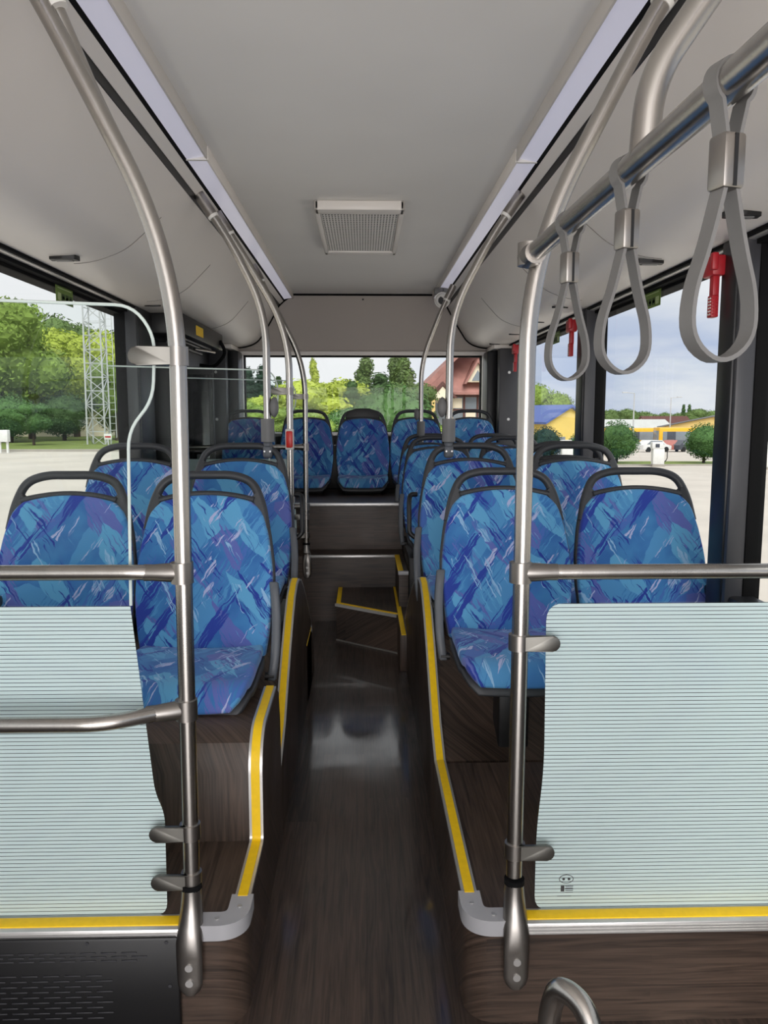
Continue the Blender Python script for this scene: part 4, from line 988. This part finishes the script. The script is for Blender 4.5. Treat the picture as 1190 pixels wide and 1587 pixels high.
# --- rear
h = thing('village_house', 'cream house with a steep red tiled roof and timber windows', 'house', (at(735, 640, 62).x, 66, -2.4))
HW = 5.35
MB().box(-4.6, 3.5, -3.6, 5, 0, HW).build('walls', 'cream', h)
MB().prism([(-4.5, HW-.55), (1.8, 11.0), (3.6, 9.4), (3.6, 9.7), (1.8, 11.35), (-4.8, HW-.3)], 'Y', -4.3, 5.4).build('gable_core', 'redroof', h, 0)
MB().prism([(-4.4, HW-.2), (-4.4, HW), (1.2, 10.2), (1.2, 9.8)], 'X', -1.9, 3.7).build('front_roof', 'redroof', h, 0)
MB().prism([(-4.5, HW-.55), (-1.9, HW-.2), (-1.9, HW+2.4)], 'Y', -4.28, -4.0).build('side_gable', 'redroof', h, 0)
MB().prism([(-3.7, HW-.45), (-2.6, HW+.75), (-1.5, HW-.45), (-1.7, HW-.5), (-2.6, HW+.45), (-3.5, HW-.5)], 'Y', -5.6, -3.6).build('porch_roof', 'brtrim', h, 0)
MB().prism([(-3.4, HW-.5), (-2.6, HW+.4), (-1.8, HW-.5)], 'Y', -5.5, -5.42).build('porch_gable', 'cream', h, 0)
for x in (-3.3, -1.95): MB().box(x-.12, x+.12, -5.55, -5.35, 1, HW-.5).build('post', 'ochre', h)
DX = .15
MB().prism([(DX-.8, HW+.75), (DX, HW+2.15), (DX+.8, HW+.75)], 'Y', -4.5, -1).build('dormer', 'cream', h, 0)
for sx in (-1, 1):
    MB().prism([(DX+sx*1.05, HW+.6), (DX+sx*.88, HW+.6), (DX, HW+2.2), (DX, HW+2.5)], 'Y', -4.75, -1).build('dormer_roof', 'redroof', h, 0)
MB().prism([(DX-.45, HW+.85), (DX, HW+1.65), (DX+.45, HW+.85)], 'Y', -4.56, -4.49).build('dormer_window', 'pane', h, 0)
for i in range(5):
    for j in range(2):
        x0 = -1.75+i*1.05; z0 = 3.0+j*1.05
        w = MB().box(x0, x0+.9, -3.68, -3.58, z0, z0+.92).build('window', 'pane', h)
        if (i+j) % 2: MB().box(x0+.07, x0+.83, -3.72, -3.66, z0+.08, z0+.84).build('curtain', 'cream', w)
fm = MB()
for i in range(6): fm.box(-1.88+i*1.05, -1.74+i*1.05, -3.75, -3.58, 2.4, 5.15)
for zz in (2.88, 3.93, 5.0): fm.box(-1.9, 3.5, -3.76, -3.58, zz, zz+.13)
fm.build('timber_frame', 'brtrim', h)
for x in (-3.9, -2.95): MB().box(x, x+.75, -3.68, -3.58, 2.4, 4.5).build('window', 'pane', h)
rear = [('conifer', 'leaf_blue', 385, 52, 566, 1.6, 'dark conifer at the left side of the rear window'), ('conifer', 'leaf_blue', 408, 54, 562, 1.5, 'dark conifer second from the left in the rear window'), ('conifer', 'leaf_dark', 432, 55, 580, 1.3, 'shorter dark conifer behind the row-two pole in the rear window'),
        ('poplar', 'leaf_poplar', 561, 64, 556, 1.5, 'tall poplar in the middle of the rear window'), ('poplar', 'leaf_poplar', 626, 64, 554, 1.5, 'tall poplar left of the red roofed house'), ('poplar', 'leaf_poplar', 613, 66, 556, 1.2, 'slim poplar just left of the taller one'), ('poplar', 'leaf_yellow', 488, 60, 560, .8, 'thin yellow-green treetop left of centre in the rear window'),
        ('broad', 'leaf_yellow', 455, 44, 588, 1.5, 'yellow-green tree behind the rear partition poles'), ('broad', 'leaf_yellow', 500, 45, 578, 1.7, 'large yellow-green tree left of the middle rear seat'), ('broad', 'leaf_yellow', 535, 46, 584, 1.4, 'yellow-green tree left of the central poplar'), ('broad', 'leaf_mid', 400, 42, 612, 1.4, 'low bushy tree in the left corner of the rear window'), ('broad', 'leaf_mid', 375, 43, 625, 1.4, 'shrub at the left edge of the rear window'),
        ('conifer', 'leaf_dark', 545, 43, 586, 1.6, 'narrow dark conifer below the central poplar'), ('conifer', 'leaf_dark', 590, 46, 574, 2.2, 'dark conifer right of the central poplar'), ('broad', 'leaf_dark', 572, 44, 600, 1.2, 'dark green tree above the middle rear seat'), ('broad', 'leaf_poplar', 630, 50, 584, 1.0, 'mid green tree in front of the tall poplar'),
        ('round', 'leaf_bush', 612, 38, 596, 1.05, 'large round dense tree right of the middle rear seat'), ('broad', 'leaf_mid', 655, 42, 652, 1.3, 'low shrub in front of the red roofed house'), ('broad', 'leaf_mid', 700, 42, 654, 1.6, 'hedge shrub below the house windows'), ('broad', 'leaf_mid', 480, 36, 628, 1.6, 'low shrub under the yellow-green trees'), ('broad', 'leaf_mid', 430, 37, 622, 1.6, 'shrub seen between the partition poles'), ('broad', 'leaf_bush', 535, 37, 625, 1.4, 'dark low shrub left of the middle rear seat')]
for i, (kd, lf_, px, Y, tp, wd, lb) in enumerate(rear): plant(kd, lf_, px, Y, tp, lb, wid=wd, seed=i, base=gz(at(px, 640, Y).x, Y))
# --- left
left = [('broad', 'leaf_mid', 8, 60, 448, 1.0, 'tall leafy tree at the left picture edge'), ('broad', 'leaf_yellow', 48, 66, 492, 1.1, 'yellow-green tree right of the tall leafy one, left window'), ('broad', 'leaf_poplar', 82, 78, 478, .9, 'darker pointed treetop under the green sticker, left window'), ('broad', 'leaf_yellow', 118, 72, 496, 1.1, 'yellow-green tree just left of the lattice tower'), ('conifer', 'leaf_blue', 181, 88, 508, 1.0, 'dark conifer right of the lattice tower'), ('broad', 'leaf_mid', 180, 62, 548, .8, 'green tree at the right edge of the left window'),
        ('broad', 'leaf_bush', 50, 53, 620, 1.2, 'small dark tree with a short trunk on the lawn, left window'), ('round', 'leaf_bush', 15, 58, 610, 1.2, 'dark bushy tree at the left edge behind the lawn'), ('round', 'leaf_dark', 98, 62, 606, 1.1, 'dark green bushy tree left of the tower base'), ('broad', 'leaf_poplar', 135, 74, 560, 1.2, 'green tree standing behind the tower'), ('round', 'leaf_mid', 188, 66, 606, 1.1, 'bush right of the tower base'), ('broad', 'leaf_mid', -30, 60, 470, 1.2, 'leafy tree just outside the left picture edge'),
        ('broad', 'leaf_poplar', 70, 84, 540, 1.6, 'green tree filling the row behind, centre of left window')]
for i, (kd, lf_, px, Y, tp, wd, lb) in enumerate(left): plant(kd, lf_, px, Y, tp, lb, wid=wd, seed=i)
p = at(152, 640, 55); tw = thing('lattice_tower', 'tall grey steel lattice tower in the left window', 'tower', (p.x, 55, gz(p.x, 55)))
hgt = 20; hw = .6; legs = []
for sx, sy in ((-1, -1), (1, -1), (1, 1), (-1, 1)):
    MB().tube([(sx*hw, sy*hw, 0), (sx*hw*.8, sy*hw*.8, hgt)], .06, 6).build('leg', 'galv', tw)
br = MB(); n = 22
for k in range(n):
    z0, z1 = hgt*k/n, hgt*(k+1)/n; a0 = hw*(1-.2*k/n); a1 = hw*(1-.2*(k+1)/n)
    cs = [(-1, -1), (1, -1), (1, 1), (-1, 1)]
    for i in range(4):
        c, d = cs[i], cs[(i+1) % 4]
        br.tube([(c[0]*a0, c[1]*a0, z0), (d[0]*a1, d[1]*a1, z1)] if (k+i) % 2 else [(d[0]*a0, d[1]*a0, z0), (c[0]*a1, c[1]*a1, z1)], .03, 4)
        br.tube([(c[0]*a0, c[1]*a0, z0), (d[0]*a0, d[1]*a0, z0)], .025, 4)
br.build('bracing', 'galv', tw)
ld = MB()
for sx in (-.2, .2): ld.tube([(1.05+sx, -.2, .5), (.9+sx, -.2, hgt)], .03, 4)
for k in range(40): ld.tube([(.85-.0035*k, -.2, 1+k*.46), (1.25-.0035*k, -.2, 1+k*.46)], .02, 4)
ld.build('ladder', 'galv', tw)
p = at(100, 640, 76); gable('grey_roof_house', 'low house with a grey-green roof behind the small dark tree, left window', p.x, 76, 9, 6, 3.2, 5.0, 'cream', 'grroof', rz=.1)
p = at(176, 640, 86); gable('red_roof_house', 'house with an orange-red roof right of the lattice tower', p.x, 92, 6, 6, 6.4, 8.4, 'cream', 'redroof', rz=.2)
p = at(3, 640, 44); t = thing('roadside_box', 'small white roadside cabinet on posts at the left picture edge', 'cabinet', (p.x, 44, gz(p.x, 44)))
MB().box(-.3, .3, -.2, .2, .6, 1.25, .04).build('box', 'pump', t)
for sx in (-.2, .2): MB().box(sx-.05, sx+.05, -.05, .05, 0, .6).build('post', 'pump', t)
p = at(166, 640, 51); t = thing('warning_sign', 'small white sign with red lettering at the foot of the tower', 'sign', (p.x, 51, gz(p.x, 51)))
MB().box(-.04, .04, -.03, .03, 0, .9).build('post', 'galv', t); MB().box(-.24, .24, -.05, -.03, .5, .85, .005).build('board', 'pump', t)
MB().box(-.18, .18, -.056, -.05, .62, .72).build('red_print', 'red', t)
